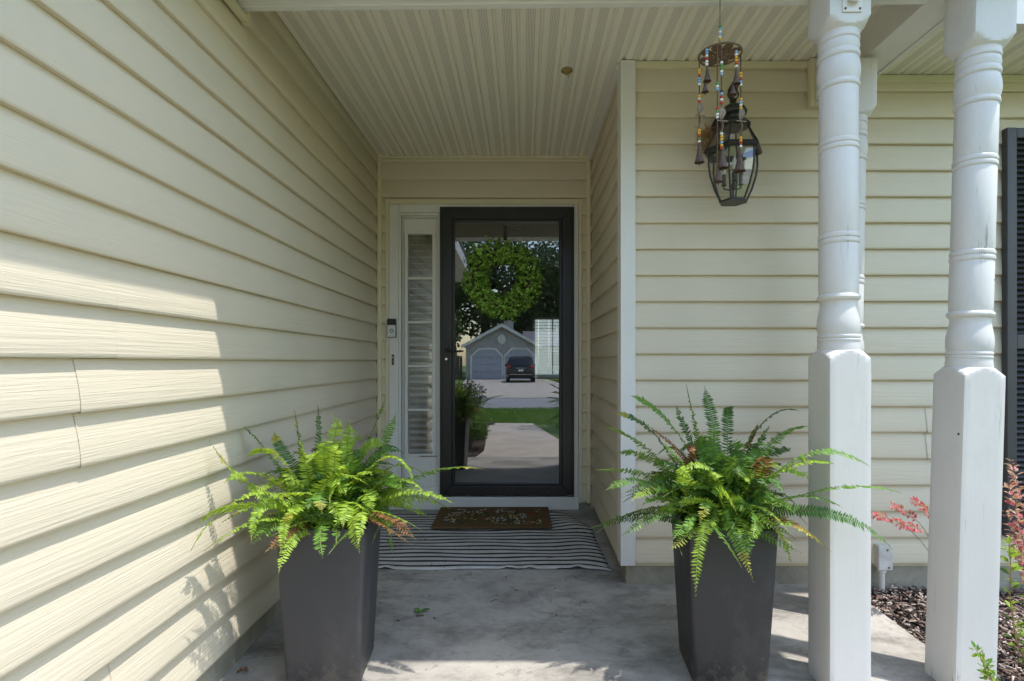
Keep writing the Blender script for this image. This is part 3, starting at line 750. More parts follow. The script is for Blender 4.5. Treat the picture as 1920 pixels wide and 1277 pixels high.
# ================================================================== ENTRY DOOR UNIT
df = thing('door_frame', 'white door surround with threshold and side panel', 'door frame', (-.28, YD, 0))
yf = 3.762
mb = MB(); mb.box((-.949, yf, .092), (-.884, YD + .10, 2.156)); mb.box((.352, yf, .092), (.385, YD + .10, 2.156)); mb.box((-.8835, yf, 2.098), (.3515, YD + .10, 2.156))
mb.build('casing', M['white'], df, bevel=.004)
mb = MB(); mb.box((-.951, 3.752, .002), (.388, YD + .14, .0915)); mb.build('threshold', M['white'], df, bevel=.003)
mb = MB()   # stepped moulding inside the casing of the sidelight bay
for a, b in (((-.8835, 3.772, .0925), (-.868, 3.90, 2.0975)), ((-.8675, 3.772, 2.080), (-.600, 3.90, 2.0975)), ((-.862, 3.786, .0925), (-.855, 3.90, 2.079)), ((-.8545, 3.786, 2.068), (-.600, 3.90, 2.079))): mb.box(a, b)
mb.build('stop_moulding', M['white'], df, bevel=.002)
mb = MB(); mb.box((-.600, 3.80, .0925), (.352, 3.92, .115)); mb.box((-.610, 3.775, .0925), (-.575, 3.92, 2.0975)); mb.box((.322, 3.775, .0925), (.3515, 3.92, 2.0975)); mb.box((-.5745, 3.775, 2.06), (.3215, 3.92, 2.0975))
mb.build('jamb', M['white'], df, bevel=.002)
# sidelight panel
sd = thing('sidelight', 'narrow sidelight window with horizontal blinds left of the black door', 'window', (-.74, 3.85, .1))
YS = 3.815; gx0, gx1, gz0, gz1 = -.828, -.652, .385, 1.955
mb = MB(); mb.box((-.8545, YS, .15), (gx0, YS + .045, 2.067)); mb.box((gx1, YS, .15), (-.6105, YS + .045, 2.067)); mb.box((gx0, YS, gz1), (gx1, YS + .045, 2.067)); mb.box((gx0, YS, .15), (gx1, YS + .045, gz0))
mb.build('panel_frame', M['white'], sd, bevel=.002)
MB().box((-.8545, YS - .02, .0925), (-.6105, YS + .045, .1495)).build('bottom_rail', M['white'], sd, bevel=.003)
mb = MB()
for a, b in (((gx0 - .020, YS - .010, gz0 - .02), (gx0, YS - .0005, gz1 + .02)), ((gx1, YS - .010, gz0 - .02), (gx1 + .020, YS - .0005, gz1 + .02)), ((gx0, YS - .010, gz1), (gx1, YS - .0005, gz1 + .02)), ((gx0, YS - .010, gz0 - .02), (gx1, YS - .0005, gz0))): mb.box(a, b)
mb.build('glazing_frame', M['white'], sd, bevel=.003)
mb = MB(); mb.box((gx0 - .004, YS - .013, gz0 - .034), (gx1 + .03, YS - .0105, gz0 - .0202)); mb.build('rust_stain', M['rustspot'], sd)
sd.children[-1].scale = (1, 1, .35); sd.children[-1].location = (.09, 0, .18)
gz = [gz0 + (gz1 - gz0) * k / 5 for k in range(6)]
for k in range(5):
    MB().box((gx0 + .0005, YS + .012, gz[k] + (.008 if k else .001)), (gx1 - .0005, YS + .016, gz[k + 1] - (.008 if k < 4 else .001))).build('pane', M['sglass'], sd)
for k in range(1, 5):
    MB().box((gx0, YS + .004, gz[k] - .0078), (gx1, YS + .026, gz[k] + .0078)).build('muntin', M['white'], sd, bevel=.002)
z = gz0 + .01; ns = 0
while z < gz1 + .01:
    mb = MB(); a = .0070
    mb.add([(gx0 - .01, YS + .055, z - a), (gx1 + .01, YS + .055, z - a), (gx1 + .01, YS + .103, z + a), (gx0 - .01, YS + .103, z + a), (gx0 - .01, YS + .055, z - a + .003), (gx1 + .01, YS + .055, z - a + .003), (gx1 + .01, YS + .103, z + a + .003), (gx0 - .01, YS + .103, z + a + .003)],
           [(0, 3, 2, 1), (4, 5, 6, 7), (0, 1, 5, 4), (1, 2, 6, 5), (2, 3, 7, 6), (3, 0, 4, 7)])
    mb.build('blind_slat', M['blind'], sd); z += .0455
for x in (gx0 + .055, gx1 - .04):
    MB().tube([(x, YS + .052, gz0), (x, YS + .052, gz1)], .0014, 6).build('ladder_cord', M['blind'], sd)

# storm door
dx0, dx1, dz0, dz1 = -.589, .354, .1025, 2.132
sdr = thing('storm_door', 'black full-view storm door with a large mirroring glass', 'door', ((dx0 + dx1) / 2, 3.74, dz0))
gx0_, gx1_, gz0_, gz1_ = -.482, .248, .195, 2.025
y0, y1 = 3.736, 3.772
def quadframe(mb, o, i, ya, yb):
    ox0, oz0, ox1, oz1 = o; ix0, iz0, ix1, iz1 = i
    O4 = [(ox0, oz0), (ox1, oz0), (ox1, oz1), (ox0, oz1)]; I4 = [(ix0, iz0), (ix1, iz0), (ix1, iz1), (ix0, iz1)]
    out = []
    for k in range(4):
        a, b, c, d = O4[k], O4[(k + 1) % 4], I4[(k + 1) % 4], I4[k]
        out.append(([(q[0], ya, q[1]) for q in (a, b, c, d)], [(q[0], yb, q[1]) for q in (a, b, c, d)]))
    return out
for nm, (bo, tp) in zip(('bottom_rail', 'stile', 'top_rail', 'stile'), quadframe(None, (dx0 + .016, dz0 + .006, dx1 - .016, dz1 - .010), (gx0_ - .022, gz0_ - .022, gx1_ + .022, gz1_ + .022), y0, y1)):
    MB().hexa(bo, tp).build(nm, M['black'], sdr, bevel=.0025)
mb = MB(); mb.box((dx0, 3.744, dz0 - .006), (dx0 + .0155, 3.80, dz1)); mb.box((dx1 - .0155, 3.744, dz0 - .006), (dx1, 3.80, dz1)); mb.box((dx0 + .0155, 3.744, dz1 - .0095), (dx1 - .0155, 3.80, dz1))
mb.build('outer_frame', M['black'], sdr, bevel=.002)
mb = MB()
for bo, tp in quadframe(None, (gx0_ - .0215, gz0_ - .0215, gx1_ + .0215, gz1_ + .0215), (gx0_, gz0_, gx1_, gz1_), 3.742, 3.766): mb.hexa(bo, tp)
mb.build('glazing_bead', M['black'], sdr, bevel=.004)
MB().box((gx0_ - .01, 3.753, gz0_ - .01), (gx1_ + .01, 3.757, gz1_ + .01)).build('glass_pane', M['glass'], sdr).rotation_euler = (0, 0, R(.57))
hd = MB(); hx = -.541
hp = [];
for k in range(24):
    a = 2 * math.pi * k / 24; hp.append((hx + .0175 * math.cos(a), (.082 if math.sin(a) > 0 else -.082) + .0175 * math.sin(a)))
hd.hexa([(x, 3.727, 1.105 + z) for x, z in hp], [(x, 3.7358, 1.105 + z) for x, z in hp])
hdo = hd.build('handle_plate', M['blackm'], sdr, bevel=.002)
MB().tube([(hx, 3.727, 1.128), (hx, 3.700, 1.128)], .0095, 14).tube([(hx - .006, 3.696, 1.128), (hx + .015, 3.692, 1.127), (hx + .045, 3.690, 1.119), (hx + .075, 3.692, 1.117), (hx + .112, 3.694, 1.120)], [.009, .009, .007, .006, .005], 12).build('lever', M['blackm'], hdo, smooth=True)
MB().tube([(hx, 3.728, 1.063), (hx, 3.7225, 1.063)], .0085, 18).build('lock_cylinder', M['chrome'], hdo)
# doorbell + old button
db = thing('video_doorbell', 'silver and black video doorbell beside the sidelight', 'doorbell', (-.93, 3.76, 1.3))
bz0, bz1 = 1.215, 1.345; bx0, bx1 = -.957, -.896
MB().box((bx0, 3.738, bz0), (bx1, 3.7618, bz1)).build('body', M['blackm'], db, bevel=.004)
MB().box((bx0 + .003, 3.7365, bz0 + .003), (bx1 - .003, 3.7379, bz0 + .086)).build('faceplate', M['bellw'], db)
MB().box((bx0 + .014, 3.7362, bz1 - .036), (bx1 - .014, 3.7379, bz1 - .008)).build('camera_window', M['carglass'], db)
mb = MB()
for k in range(20):
    a0, a1 = 2 * math.pi * k / 20, 2 * math.pi * (k + 1) / 20; cz = bz0 + .046; cx_ = (bx0 + bx1) / 2
    mb.add([(cx_ + r * math.cos(a), yy, cz + r * math.sin(a)) for yy in (3.7362, 3.7345) for r, a in ((.0135, a0), (.0135, a1), (.0095, a1), (.0095, a0))], [(4, 5, 6, 7), (0, 1, 5, 4), (2, 3, 7, 6)])
mb.build('button_ring', M['blackm'], db)
ob = thing('old_bell_button', 'small brown rusty doorbell button below the video doorbell', 'button', (-.921, 3.76, 1.05))
MB().box((-.929, 3.752, 1.02), (-.914, 3.7618, 1.095)).build('plate', M['rustlight'], ob, bevel=.003)
MB().ball((-.9215, 3.751, 1.075), .005, 12, 6, (1, .6, 1)).build('push_button', M['bead_white'], ob, smooth=True)

# interior seen through the glass
it = MB()
it.box((-1.03, 3.93, .02), (1.6, 8.9, .05)); it.box((-1.03, 3.93, 2.55), (1.6, 8.9, 2.60)); it.box((-1.06, 3.93, .05), (-1.03, 8.9, 2.55)); it.box((1.6, 3.93, .05), (1.63, 8.9, 2.55))
wx0, wx1, wz0, wz1 = .16, .80, .80, 1.78
it.box((-1.03, 8.86, .05), (wx0, 8.9, 2.55)); it.box((wx1, 8.86, .05), (1.6, 8.9, 2.55)); it.box((wx0, 8.86, wz1), (wx1, 8.9, 2.55)); it.box((wx0, 8.86, .05), (wx1, 8.9, wz0))
it.box((.50, 3.93, .05), (1.6, 3.96, 2.55))
structure(it.build('interior_room', M['room']))
bw = thing('rear_window', 'bright back window with white blinds seen through the door glass', 'window', (.48, 8.84, .8))
mb = MB()
for a, b in (((wx0, 8.87, wz0), (wx0 + .03, 8.9, wz1)), ((wx1 - .03, 8.87, wz0), (wx1, 8.9, wz1)), ((wx0 + .03, 8.87, wz1 - .03), (wx1 - .03, 8.9, wz1)), ((wx0 + .03, 8.87, wz0), (wx1 - .03, 8.9, wz0 + .03)), ((.47, 8.87, wz0 + .03), (.49, 8.9, wz1 - .03))): mb.box(a, b)
mb.build('frame', M['blind'], bw)
for k in range(19):
    z = wz0 + .04 + k * .05
    MB().box((wx0 - .01, 8.80, z), (wx1 + .01, 8.845, z + .004)).build('blind_slat', M['blind'], bw)
fn = thing('backdrop_fence', 'white board fence added behind the house as a bright backdrop to the rear window', 'fence', (.5, 13, -.3))  # added sunlit white backdrop that makes the rear window read bright
for k in range(16):
    MB().box((-1.2 + k * .26, 13, -.3), (-1.2 + k * .26 + .25, 13.03, 2.6)).build('board', M['white'], fn)
pn = thing('pendant_lamp', 'copper ring pendant lamp inside the entry hall', 'lamp', (-.06, 4.7, 2.2))
for k, (r, tl) in enumerate(((.10, .5), (.085, -.45))):
    pts = []
    for i in range(25):
        a = 2 * math.pi * i / 24; v = Euler((R(90) + tl * .3, 0, tl)).to_matrix() @ Vector((r * math.cos(a), r * math.sin(a), 0)); pts.append((-.08 + v.x, 4.7 + v.y, 2.30 + v.z))
    MB().tube(pts, .004, 8, False).build('ring', M['copper'], pn, smooth=True)
MB().tube([(-.08, 4.7, 2.40), (-.08, 4.7, 2.548)], .004, 8).build('cord', M['blackm'], pn)

# ================================================================== WREATH
wc = Vector((-.150, 3.700, 1.625))
wt = thing('boxwood_wreath', 'round green boxwood wreath hanging on the glass of the black door', 'wreath', tuple(wc))
def leaf_cards(centers, normals, size, aspect=.6, jitter=.6):
    n = len(centers); C = np.asarray(centers); Nn = np.asarray(normals) + np.random.normal(0, jitter, (n, 3))
    Nn /= np.linalg.norm(Nn, axis=1)[:, None] + 1e-9
    A = np.random.normal(0, 1, (n, 3)); A -= (A * Nn).sum(1)[:, None] * Nn; A /= np.linalg.norm(A, axis=1)[:, None] + 1e-9
    B = np.cross(Nn, A); s_ = (np.asarray(size) * np.ones(n))[:, None]
    v0 = C - A * s_ * .5; v2 = C + A * s_ * .5
    cup = Nn * s_ * .10
    v1 = C + B * s_ * aspect * .5 + cup - A * s_ * .02; v3 = C - B * s_ * aspect * .5 + cup - A * s_ * .02
    v1b = C + A * s_ * .28 + B * s_ * aspect * .36 + cup * .7; v3b = C + A * s_ * .28 - B * s_ * aspect * .36 + cup * .7
    V = np.stack([v0, v1, v1b, v2, v3b, v3], 1).reshape(-1, 3)
    i = np.arange(n)[:, None] * 6
    return V, np.concatenate([i + np.array([[0, 1, 2, 3]]), i + np.array([[0, 3, 4, 5]])])
def wreath_leaves(n, seed, rmin, rmax, size):
    rs = np.random.RandomState(seed)
    C = []; Nn = []
    # sprigs: short stems that carry paired leaves
    for _ in range(n):
        a = rs.uniform(0, 2 * math.pi); b = rs.uniform(0, 2 * math.pi)
        lump = .86 + .14 * math.sin(5 * a + 1) * math.sin(3 * a) + rs.normal(0, .05)
        r = rs.uniform(rmin, rmax) * lump
        R0 = .196 + .008 * math.sin(3 * a + .5)
        base = np.array([(R0 + r * math.cos(b)) * math.cos(a), -r * .75 * math.sin(b), (R0 + r * math.cos(b)) * math.sin(a)])
        if base[1] > .035: base[1] = .035
        d = np.array([math.cos(b) * math.cos(a), -math.sin(b), math.cos(b) * math.sin(a)]); d += rs.normal(0, .6, 3); d /= np.linalg.norm(d)
        for q in range(5):
            p = base + d * q * .0075 + rs.normal(0, .005, 3)
            if p[1] > .04: continue
            C.append(p + np.array(wc)); Nn.append(d + np.array((0, -.5, .3)))
    sz = rs.uniform(.6, 1.15, len(C)) * size
    return leaf_cards(C, Nn, sz, .78, .5)
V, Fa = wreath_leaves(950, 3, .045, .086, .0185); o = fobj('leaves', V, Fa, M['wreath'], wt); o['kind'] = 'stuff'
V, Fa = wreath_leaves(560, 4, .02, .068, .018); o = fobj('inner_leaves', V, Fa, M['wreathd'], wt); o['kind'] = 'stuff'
pts = [wc + Vector((.19 * math.cos(a), .01, .19 * math.sin(a))) for a in np.linspace(0, 2 * math.pi, 40)]
MB().tube(pts, .022, 8, False).build('twig_ring', M['bark'], wt, smooth=True)
MB().box((wc.x + .008, 3.742, 1.90), (wc.x + .032, 3.752, 2.0)).tube([(wc.x + .02, 3.738, 1.93), (wc.x + .02, 3.728, 1.905), (wc.x + .02, 3.718, 1.91)], .005, 8).build('hanger', M['blackm'], wt)

# ================================================================== RUG / DOORMAT
def rug():
    nx, ny = 60, 46; me = bpy.data.meshes.new('striped_rug')
    V = []; UV = []
    for j in range(ny + 1):
        v = j / ny
        for i in range(nx + 1):
            u = i / nx
            y = 2.765 + .90 * v
            xr = .452 - .02 * math.sin(v * 3) - .17 * max(0, (v - .62) / .38) ** 1.4
            x = -.955 + (xr + .955) * u
            bow = .055 * max(0, u - .80) / .2 * (v - .15) - .03 * (max(0, u - .86) / .14) ** 2
            yy = y + (bow if v > .04 else bow * .3)
            h = .007 + .0045 * math.sin(9 * x + 2 * v) * math.sin(14 * v + x * 3)
            h += .010 * math.exp(-((u - .93) / .06) ** 2) * (.4 + .6 * math.sin(11 * v) ** 2)
            for cu in (.17, .62, .70, .88):
                h += .012 * math.exp(-((u - cu) / .018) ** 2) * math.exp(-(v / .035) ** 2)
            h = max(h, .004)
            if i in (0, nx): h *= .7
            V.append((x, yy, floor_z(yy) + h)); UV.append((x, y - 2.765 + .021))
    Fs = [(j * (nx + 1) + i, j * (nx + 1) + i + 1, (j + 1) * (nx + 1) + i + 1, (j + 1) * (nx + 1) + i) for j in range(ny) for i in range(nx)]
    n0 = len(V); ring = [i for i in range(nx + 1)] + [(j + 1) * (nx + 1) - 1 for j in range(1, ny + 1)] + [ny * (nx + 1) + i for i in range(nx - 1, -1, -1)] + [j * (nx + 1) for j in range(ny - 1, 0, -1)]
    for r in ring: V.append((V[r][0], V[r][1], V[r][2] - .0035)); UV.append(UV[r])
    for k in range(len(ring)):
        k2 = (k + 1) % len(ring); Fs.append((ring[k], n0 + k, n0 + k2, ring[k2]))
    me.from_pydata(V, [], Fs); uvl = me.uv_layers.new(name='UVMap')
    for lp in me.loops: uvl.data[lp.index].uv = UV[lp.vertex_index]
    me.shade_smooth(); me.materials.append(M['rug'])
    o = bpy.data.objects.new('striped_rug', me); COL.objects.link(o); return o
tag(rug(), 'charcoal and off-white striped cotton rug on the porch floor', 'rug')
mb = MB(); nx = 24
mm = bpy.data.objects.new('doormat', None)
cxm, cym = -.203, 3.535
top = []; 
mb.hexa([(-.378, -.205, 0), (.378, -.205, 0), (.378, .205, 0), (-.378, .205, 0)], [(-.376, -.203, .013), (.376, -.203, .013), (.376, .203, .013), (-.376, .203, .013)])
o = mb.build('doormat', M['mat'], None, bevel=.003)
o.location = (cxm, cym, floor_z(cym) + .0165); o.rotation_euler = (.033, 0, R(.4))
tag(o, 'brown coir doormat with a faded flower print lying on the striped rug', 'doormat')

# ================================================================== PLANTERS + FERNS
def planter(loc, rot, mat, label):
    p = thing('tall_planter', label, 'planter', loc, 'tall square planters')
    H = .545; wt_, wb, th = .150, .123, .012
    def sqr(w, z, rr=.016, n=5):
        out = []
        for qx, qy, a0 in ((1, 1, 0), (-1, 1, 90), (-1, -1, 180), (1, -1, 270)):
            for k in range(n + 1):
                a = R(a0 + 90 * k / n); out.append((qx * (w - rr) + rr * math.cos(a), qy * (w - rr) + rr * math.sin(a), z))
        return out
    rings = [sqr(wb - .004, 0), sqr(wb, .006), sqr(wb + (wt_ - wb) * .5, H * .5), sqr(wt_ - .001, H - .006), sqr(wt_ - .002, H), sqr(wt_ - th, H, .010), sqr(wt_ - th - .002, H - .006, .010), sqr(wt_ - th - .004, H - .10, .010)]
    n = len(rings[0]); vs = [q for r in rings for q in r]
    fs = [(k * n + i, k * n + (i + 1) % n, (k + 1) * n + (i + 1) % n, (k + 1) * n + i) for k in range(len(rings) - 1) for i in range(n)] + [tuple(range(n))]
    MB().add(vs, fs).build('pot', mat, p, local=True, smooth=True, angle=50)
    sv = [(q[0], q[1], H - .05 + random.uniform(-.004, .004)) for q in sqr(wt_ - th - .0042, 0, .010)]
    MB().add(sv + [(0, 0, H - .035)], [(i, (i + 1) % n, n) for i in range(n)]).build('soil', M['soil'], p, local=True)
    p.rotation_euler = (0, 0, rot); return p
PLc = Vector((-.692, 1.932, 0)); PRc = Vector((.712, 1.930, 0))
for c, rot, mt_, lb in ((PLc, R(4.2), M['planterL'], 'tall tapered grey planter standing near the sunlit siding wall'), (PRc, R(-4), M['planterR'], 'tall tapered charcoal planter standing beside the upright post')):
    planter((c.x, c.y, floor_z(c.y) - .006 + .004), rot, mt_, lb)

XCL = XL + .024
def frond(root, P0, P1, P2, plen, mat, roll=0.0, rng=random, lo=.14, clampx=None, tipmat=None):
    P0, P1, P2 = Vector(P0), Vector(P1), Vector(P2)
    L = 0; prev = P0
    for i in range(1, 21):
        t = i / 20; q = P0 * (1 - t) ** 2 + P1 * 2 * t * (1 - t) + P2 * t * t; L += (q - prev).length; prev = q
    n = max(14, int(L / .0088)); V = []; Fq = []; stem = []
    wob = rng.uniform(0, 6); wa = rng.uniform(.002, .008)
    cl = (lambda v: Vector((max(v.x, clampx), v.y, v.z))) if clampx is not None else (lambda v: v)
    for i in range(n + 1):
        t = i / n
        p = P0 * (1 - t) ** 2 + P1 * 2 * t * (1 - t) + P2 * t * t
        T = ((P1 - P0) * (1 - t) + (P2 - P1) * t).normalized()
        S = T.cross(Vector((0, 0, 1)))
        if S.length < .15: S = T.cross(Vector((.3, -1, .2)))
        S.normalize(); Nn = S.cross(T).normalized()
        p = p + S * math.sin(t * 7 + wob) * wa * t * 2
        rl = roll + .5 * math.sin(t * 3 + wob)
        S2 = S * math.cos(rl) + Nn * math.sin(rl); N2 = S2.cross(T)
        stem.append(cl(p))
        if t < lo: continue
        tt = (t - lo) / (1 - lo)
        pr_ = min(1, .45 + tt * 3.0) * (1 - max(0, tt - .30) / .70 * .35) * (1 if tt < .86 else max(.12, (1 - tt) / .14))
        for sd_ in (-1, 1):
            if rng.random() < .035: continue
            ln = 1.18 * plen * pr_ * rng.uniform(.85, 1.1); w2 = .0036 * min(1, .4 + pr_)
            d = (S2 * sd_ * math.cos(.28) + T * math.sin(.28) - N2 * rng.uniform(-.18, .22) + Vector((0, 0, rng.uniform(-.25, .05)))).normalized()
            tw = rng.uniform(-.5, .5); wdt = (T * math.cos(tw) + N2 * math.sin(tw))
            b = p + T * (.0039 if sd_ > 0 else 0)
            a = len(V)
            V += [cl(b - wdt * w2 * .6), cl(b + wdt * w2 * .9), cl(b + d * ln * .55 + wdt * w2 * .95 - N2 * .001), cl(b + d * ln), cl(b + d * ln * .55 - wdt * w2 - N2 * .001)]
            Fq.append((a, a + 4, a + 3, a + 2, a + 1))
    mb = MB(); mb.v = [tuple(v) for v in V]; mb.f = Fq
    st = MB().tube(stem[::max(1, n // 16)], .0011, 3, False); nst = len(st.v)
    off = ORG[root.name]
    me = bpy.data.meshes.new('frond')
    me.from_pydata([(x - off[0], y - off[1], z - off[2]) for x, y, z in (mb.v + st.v)], [], mb.f + [tuple(i + len(mb.v) for i in f) for f in st.f])
    me.materials.append(mat); me.materials.append(M['stem'])
    mi = np.zeros(len(me.polygons), np.int32); mi[len(mb.f):] = 1
    if tipmat is not None:
        me.materials.append(tipmat); k = int(len(mb.f) * .8); mi[k:len(mb.f)] = 2
    me.polygons.foreach_set('material_index', mi)
    o = bpy.data.objects.new('frond', me); COL.objects.link(o); o.parent = root; ORG[o.name] = off
    return o

def fern(c, label, tips, nrand, seed, weights, clampx=None, lit=.5, spread=(.26, .46), xlim=None):
    rng = random.Random(seed); zt = floor_z(c.y) + .50
    root = thing('boston_fern', label, 'fern', (c.x, c.y, zt), 'boston ferns in planters')
    ms = [M['fern_a'], M['fern_b'], M['fern_c'], M['fern_d']]
    for tip, ctl, mt_, pl in tips:
        b = Vector((c.x + rng.uniform(-.06, .06), c.y + rng.uniform(-.06, .06), zt))
        tp = at(*tip); 
        if ctl is None:
            mid = b.lerp(tp, .45); cp = Vector((mid.x, mid.y, max(b.z, tp.z) + .5 * abs(b.z - tp.z) + .12))
        else: cp = at(*ctl)
        tm = M['fern_y'] if rng.random() < .12 else None
        frond(root, b, cp, tp, pl, mt_, rng.uniform(-.5, .5), rng, .12, clampx, tm)
    for i in range(nrand):
        az = rng.uniform(0, 2 * math.pi); L = rng.uniform(*spread)
        up = rng.betavariate(2, 1.6)          # 1 = upright
        out = Vector((math.cos(az), math.sin(az), 0))
        b = c + Vector((rng.uniform(-.09, .09), rng.uniform(-.09, .09), 0)); b.z = zt
        reach = L * (1.02 - .70 * up); hgt = L * (-.12 + .86 * up)
        tp = b + out * reach + Vector((0, 0, hgt))
        sw = Vector((-out.y, out.x, 0)) * rng.uniform(-.12, .12)
        cp = b + out * reach * rng.uniform(.25, .55) + sw + Vector((0, 0, max(hgt, 0) * .8 + L * rng.uniform(.25, .42)))
        if xlim and not (xlim[0] < tp.x < xlim[1]): continue
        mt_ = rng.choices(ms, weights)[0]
        frond(root, b, cp, tp, rng.uniform(.020, .031), mt_, rng.uniform(-.7, .7), rng, .12, clampx, M['fern_y'] if rng.random() < .04 else None)
    return root
A, B_, C_, D_ = M['fern_a'], M['fern_b'], M['fern_c'], M['fern_d']
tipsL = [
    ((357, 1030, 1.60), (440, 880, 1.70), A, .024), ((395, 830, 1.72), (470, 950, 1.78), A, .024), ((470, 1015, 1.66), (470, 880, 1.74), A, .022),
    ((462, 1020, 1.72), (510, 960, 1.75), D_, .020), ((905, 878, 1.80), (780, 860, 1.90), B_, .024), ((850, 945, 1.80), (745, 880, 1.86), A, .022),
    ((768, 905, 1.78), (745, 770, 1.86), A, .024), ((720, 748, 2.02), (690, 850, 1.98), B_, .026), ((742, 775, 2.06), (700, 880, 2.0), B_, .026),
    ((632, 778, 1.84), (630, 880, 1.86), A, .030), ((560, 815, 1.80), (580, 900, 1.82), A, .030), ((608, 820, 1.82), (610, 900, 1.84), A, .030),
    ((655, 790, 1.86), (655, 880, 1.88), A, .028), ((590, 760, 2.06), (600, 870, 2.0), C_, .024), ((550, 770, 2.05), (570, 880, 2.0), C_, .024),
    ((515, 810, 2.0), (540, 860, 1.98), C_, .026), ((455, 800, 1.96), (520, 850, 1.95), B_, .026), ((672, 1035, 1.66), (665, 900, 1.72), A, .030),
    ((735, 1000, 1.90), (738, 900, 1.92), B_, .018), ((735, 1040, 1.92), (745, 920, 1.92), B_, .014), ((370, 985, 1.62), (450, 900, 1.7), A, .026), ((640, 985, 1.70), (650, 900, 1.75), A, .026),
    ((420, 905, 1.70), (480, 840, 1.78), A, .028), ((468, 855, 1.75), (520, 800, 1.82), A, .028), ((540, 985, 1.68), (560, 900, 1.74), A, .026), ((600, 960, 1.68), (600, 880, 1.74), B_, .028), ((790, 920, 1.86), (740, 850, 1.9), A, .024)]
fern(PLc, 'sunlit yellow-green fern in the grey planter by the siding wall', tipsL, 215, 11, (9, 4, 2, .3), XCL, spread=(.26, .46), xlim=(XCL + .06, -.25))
tipsR = [
    ((1118, 880, 1.86), (1230, 870, 1.92), B_, .022), ((1132, 798, 1.90), (1230, 820, 1.94), B_, .023), ((1182, 742, 1.96), (1270, 760, 1.96), B_, .025), ((1150, 775, 2.0), (1240, 770, 1.98), C_, .024),
    ((1135, 918, 1.84), (1220, 860, 1.92), B_, .022), ((1150, 850, 1.9), (1240, 830, 1.93), B_, .024), ((1203, 945, 1.85), (1260, 900, 1.9), B_, .022), ((1288, 722, 1.98), (1310, 830, 1.96), B_, .030), ((1328, 726, 2.0), (1335, 830, 1.98), C_, .028),
    ((1375, 765, 2.02), (1350, 740, 2.0), C_, .024), ((1268, 762, 2.0), (1300, 840, 1.98), C_, .028), ((1495, 770, 1.98), (1420, 740, 1.96), C_, .028), ((1515, 800, 1.96), (1440, 790, 1.95), B_, .030),
    ((1480, 840, 2.0), (1420, 830, 1.95), C_, .03), ((1627, 875, 1.70), (1500, 770, 1.58), B_, .026), ((1565, 870, 1.68), (1470, 830, 1.60), A, .024), ((1690, 925, 1.70), (1560, 870, 1.56), B_, .017), ((1677, 1030, 1.68), (1550, 900, 1.56), C_, .022),
    ((1575, 950, 1.70), (1490, 890, 1.58), B_, .018), ((1306, 1115, 1.66), (1320, 900, 1.72), A, .026), ((1412, 1090, 1.66), (1350, 900, 1.70), B_, .024), ((1400, 1058, 1.67), (1385, 920, 1.72), A, .026), ((1484, 1062, 1.68), (1440, 900, 1.72), A, .026),
    ((1378, 855, 1.76), (1380, 900, 1.82), A, .030), ((1270, 905, 1.76), (1300, 880, 1.82), A, .026), ((1285, 1000, 1.72), (1300, 930, 1.8), B_, .022), ((1215, 800, 1.95), (1280, 830, 1.95), D_, .020), ((1418, 795, 2.0), (1400, 850, 1.96), D_, .018),
    ((1340, 790, 1.86), (1345, 880, 1.88), B_, .03), ((1240, 830, 1.84), (1290, 870, 1.88), B_, .03), ((1440, 800, 1.9), (1400, 860, 1.9), C_, .03), ((1350, 845, 1.80), (1350, 900, 1.84), B_, .03), ((1460, 890, 1.78), (1410, 860, 1.84), A, .024)]
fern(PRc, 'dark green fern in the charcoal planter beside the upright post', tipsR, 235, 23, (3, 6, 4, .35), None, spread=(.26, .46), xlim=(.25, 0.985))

# ================================================================== WIND CHIME
YC = 1.855
wcx, wcz = at(1350, 103, YC).x, at(1350, 103, YC).z
ch = thing('wind_chime', 'rusty wind chime with coloured beads and cone bells below the porch beam', 'wind chime', (wcx, YC, wcz))
m = MB(); m.tube([(wcx, YC, tilt(wcx) - .001), (wcx, YC, tilt(wcx) - .03)], .002, 8)
pts = [(wcx + .006 * math.sin(a), YC, tilt(wcx) - .036 + .009 * math.cos(a)) for a in np.linspace(0, 2 * math.pi, 14)]
m.tube(pts, .0013, 6, False); m.tube([(wcx, YC, tilt(wcx) - .045), (wcx, YC, wcz + .004)], .0016, 8)
m.build('hanging_cord', M['rust'], ch, smooth=True)
def beads(mb_by, x, y, z, seq, r=.0056):
    for c in seq:
        mb_by.setdefault(c, MB()).ball((x, y, z), r, 10, 6, (1, 1, .85)); z -= r * 1.75
    return z
def bead_objs(d, parent):
    for c, mb in d.items(): mb.build('beads', M[c], parent, smooth=True)
d = {}; beads(d, wcx, YC, at(1350, 50, YC).z, ['bead_green', 'bead_blue', 'bead_white', 'bead_blue', 'bead_white', 'bead_yellow'], .0052); bead_objs(d, ch)
# punched disc: rim ring, petals and a hub
m = MB(); RD = .071
pts = [(wcx + RD * math.cos(a), YC + RD * math.sin(a), wcz) for a in np.linspace(0, 2 * math.pi, 33)]
m.tube(pts, .0035, 8, False); m.lathe([(.018, -.002), (.020, .001), (.012, .005), (.001, .006)], (wcx, YC, wcz), 18)
rim = m.build('disc_rim', M['rustlight'], ch, smooth=True)
for k in range(8):
    a = 2 * math.pi * k / 8 + .2; e = Vector((math.cos(a), math.sin(a), 0)); t_ = Vector((-e.y, e.x, 0)); cc = Vector((wcx, YC, wcz)); m = MB()
    o4 = [cc + e * (.018 + .050 * s_) + t_ * w_ for s_, w_ in ((0, .004), (.35, .014), (.7, .017), (1, .008), (1, -.008), (.7, -.017), (.35, -.014), (0, -.004))]
    m.hexa([tuple(q + Vector((0, 0, -.001))) for q in o4], [tuple(q + Vector((0, 0, .0012))) for q in o4])
    m.build('disc_petal', M['rustlight'], ch)
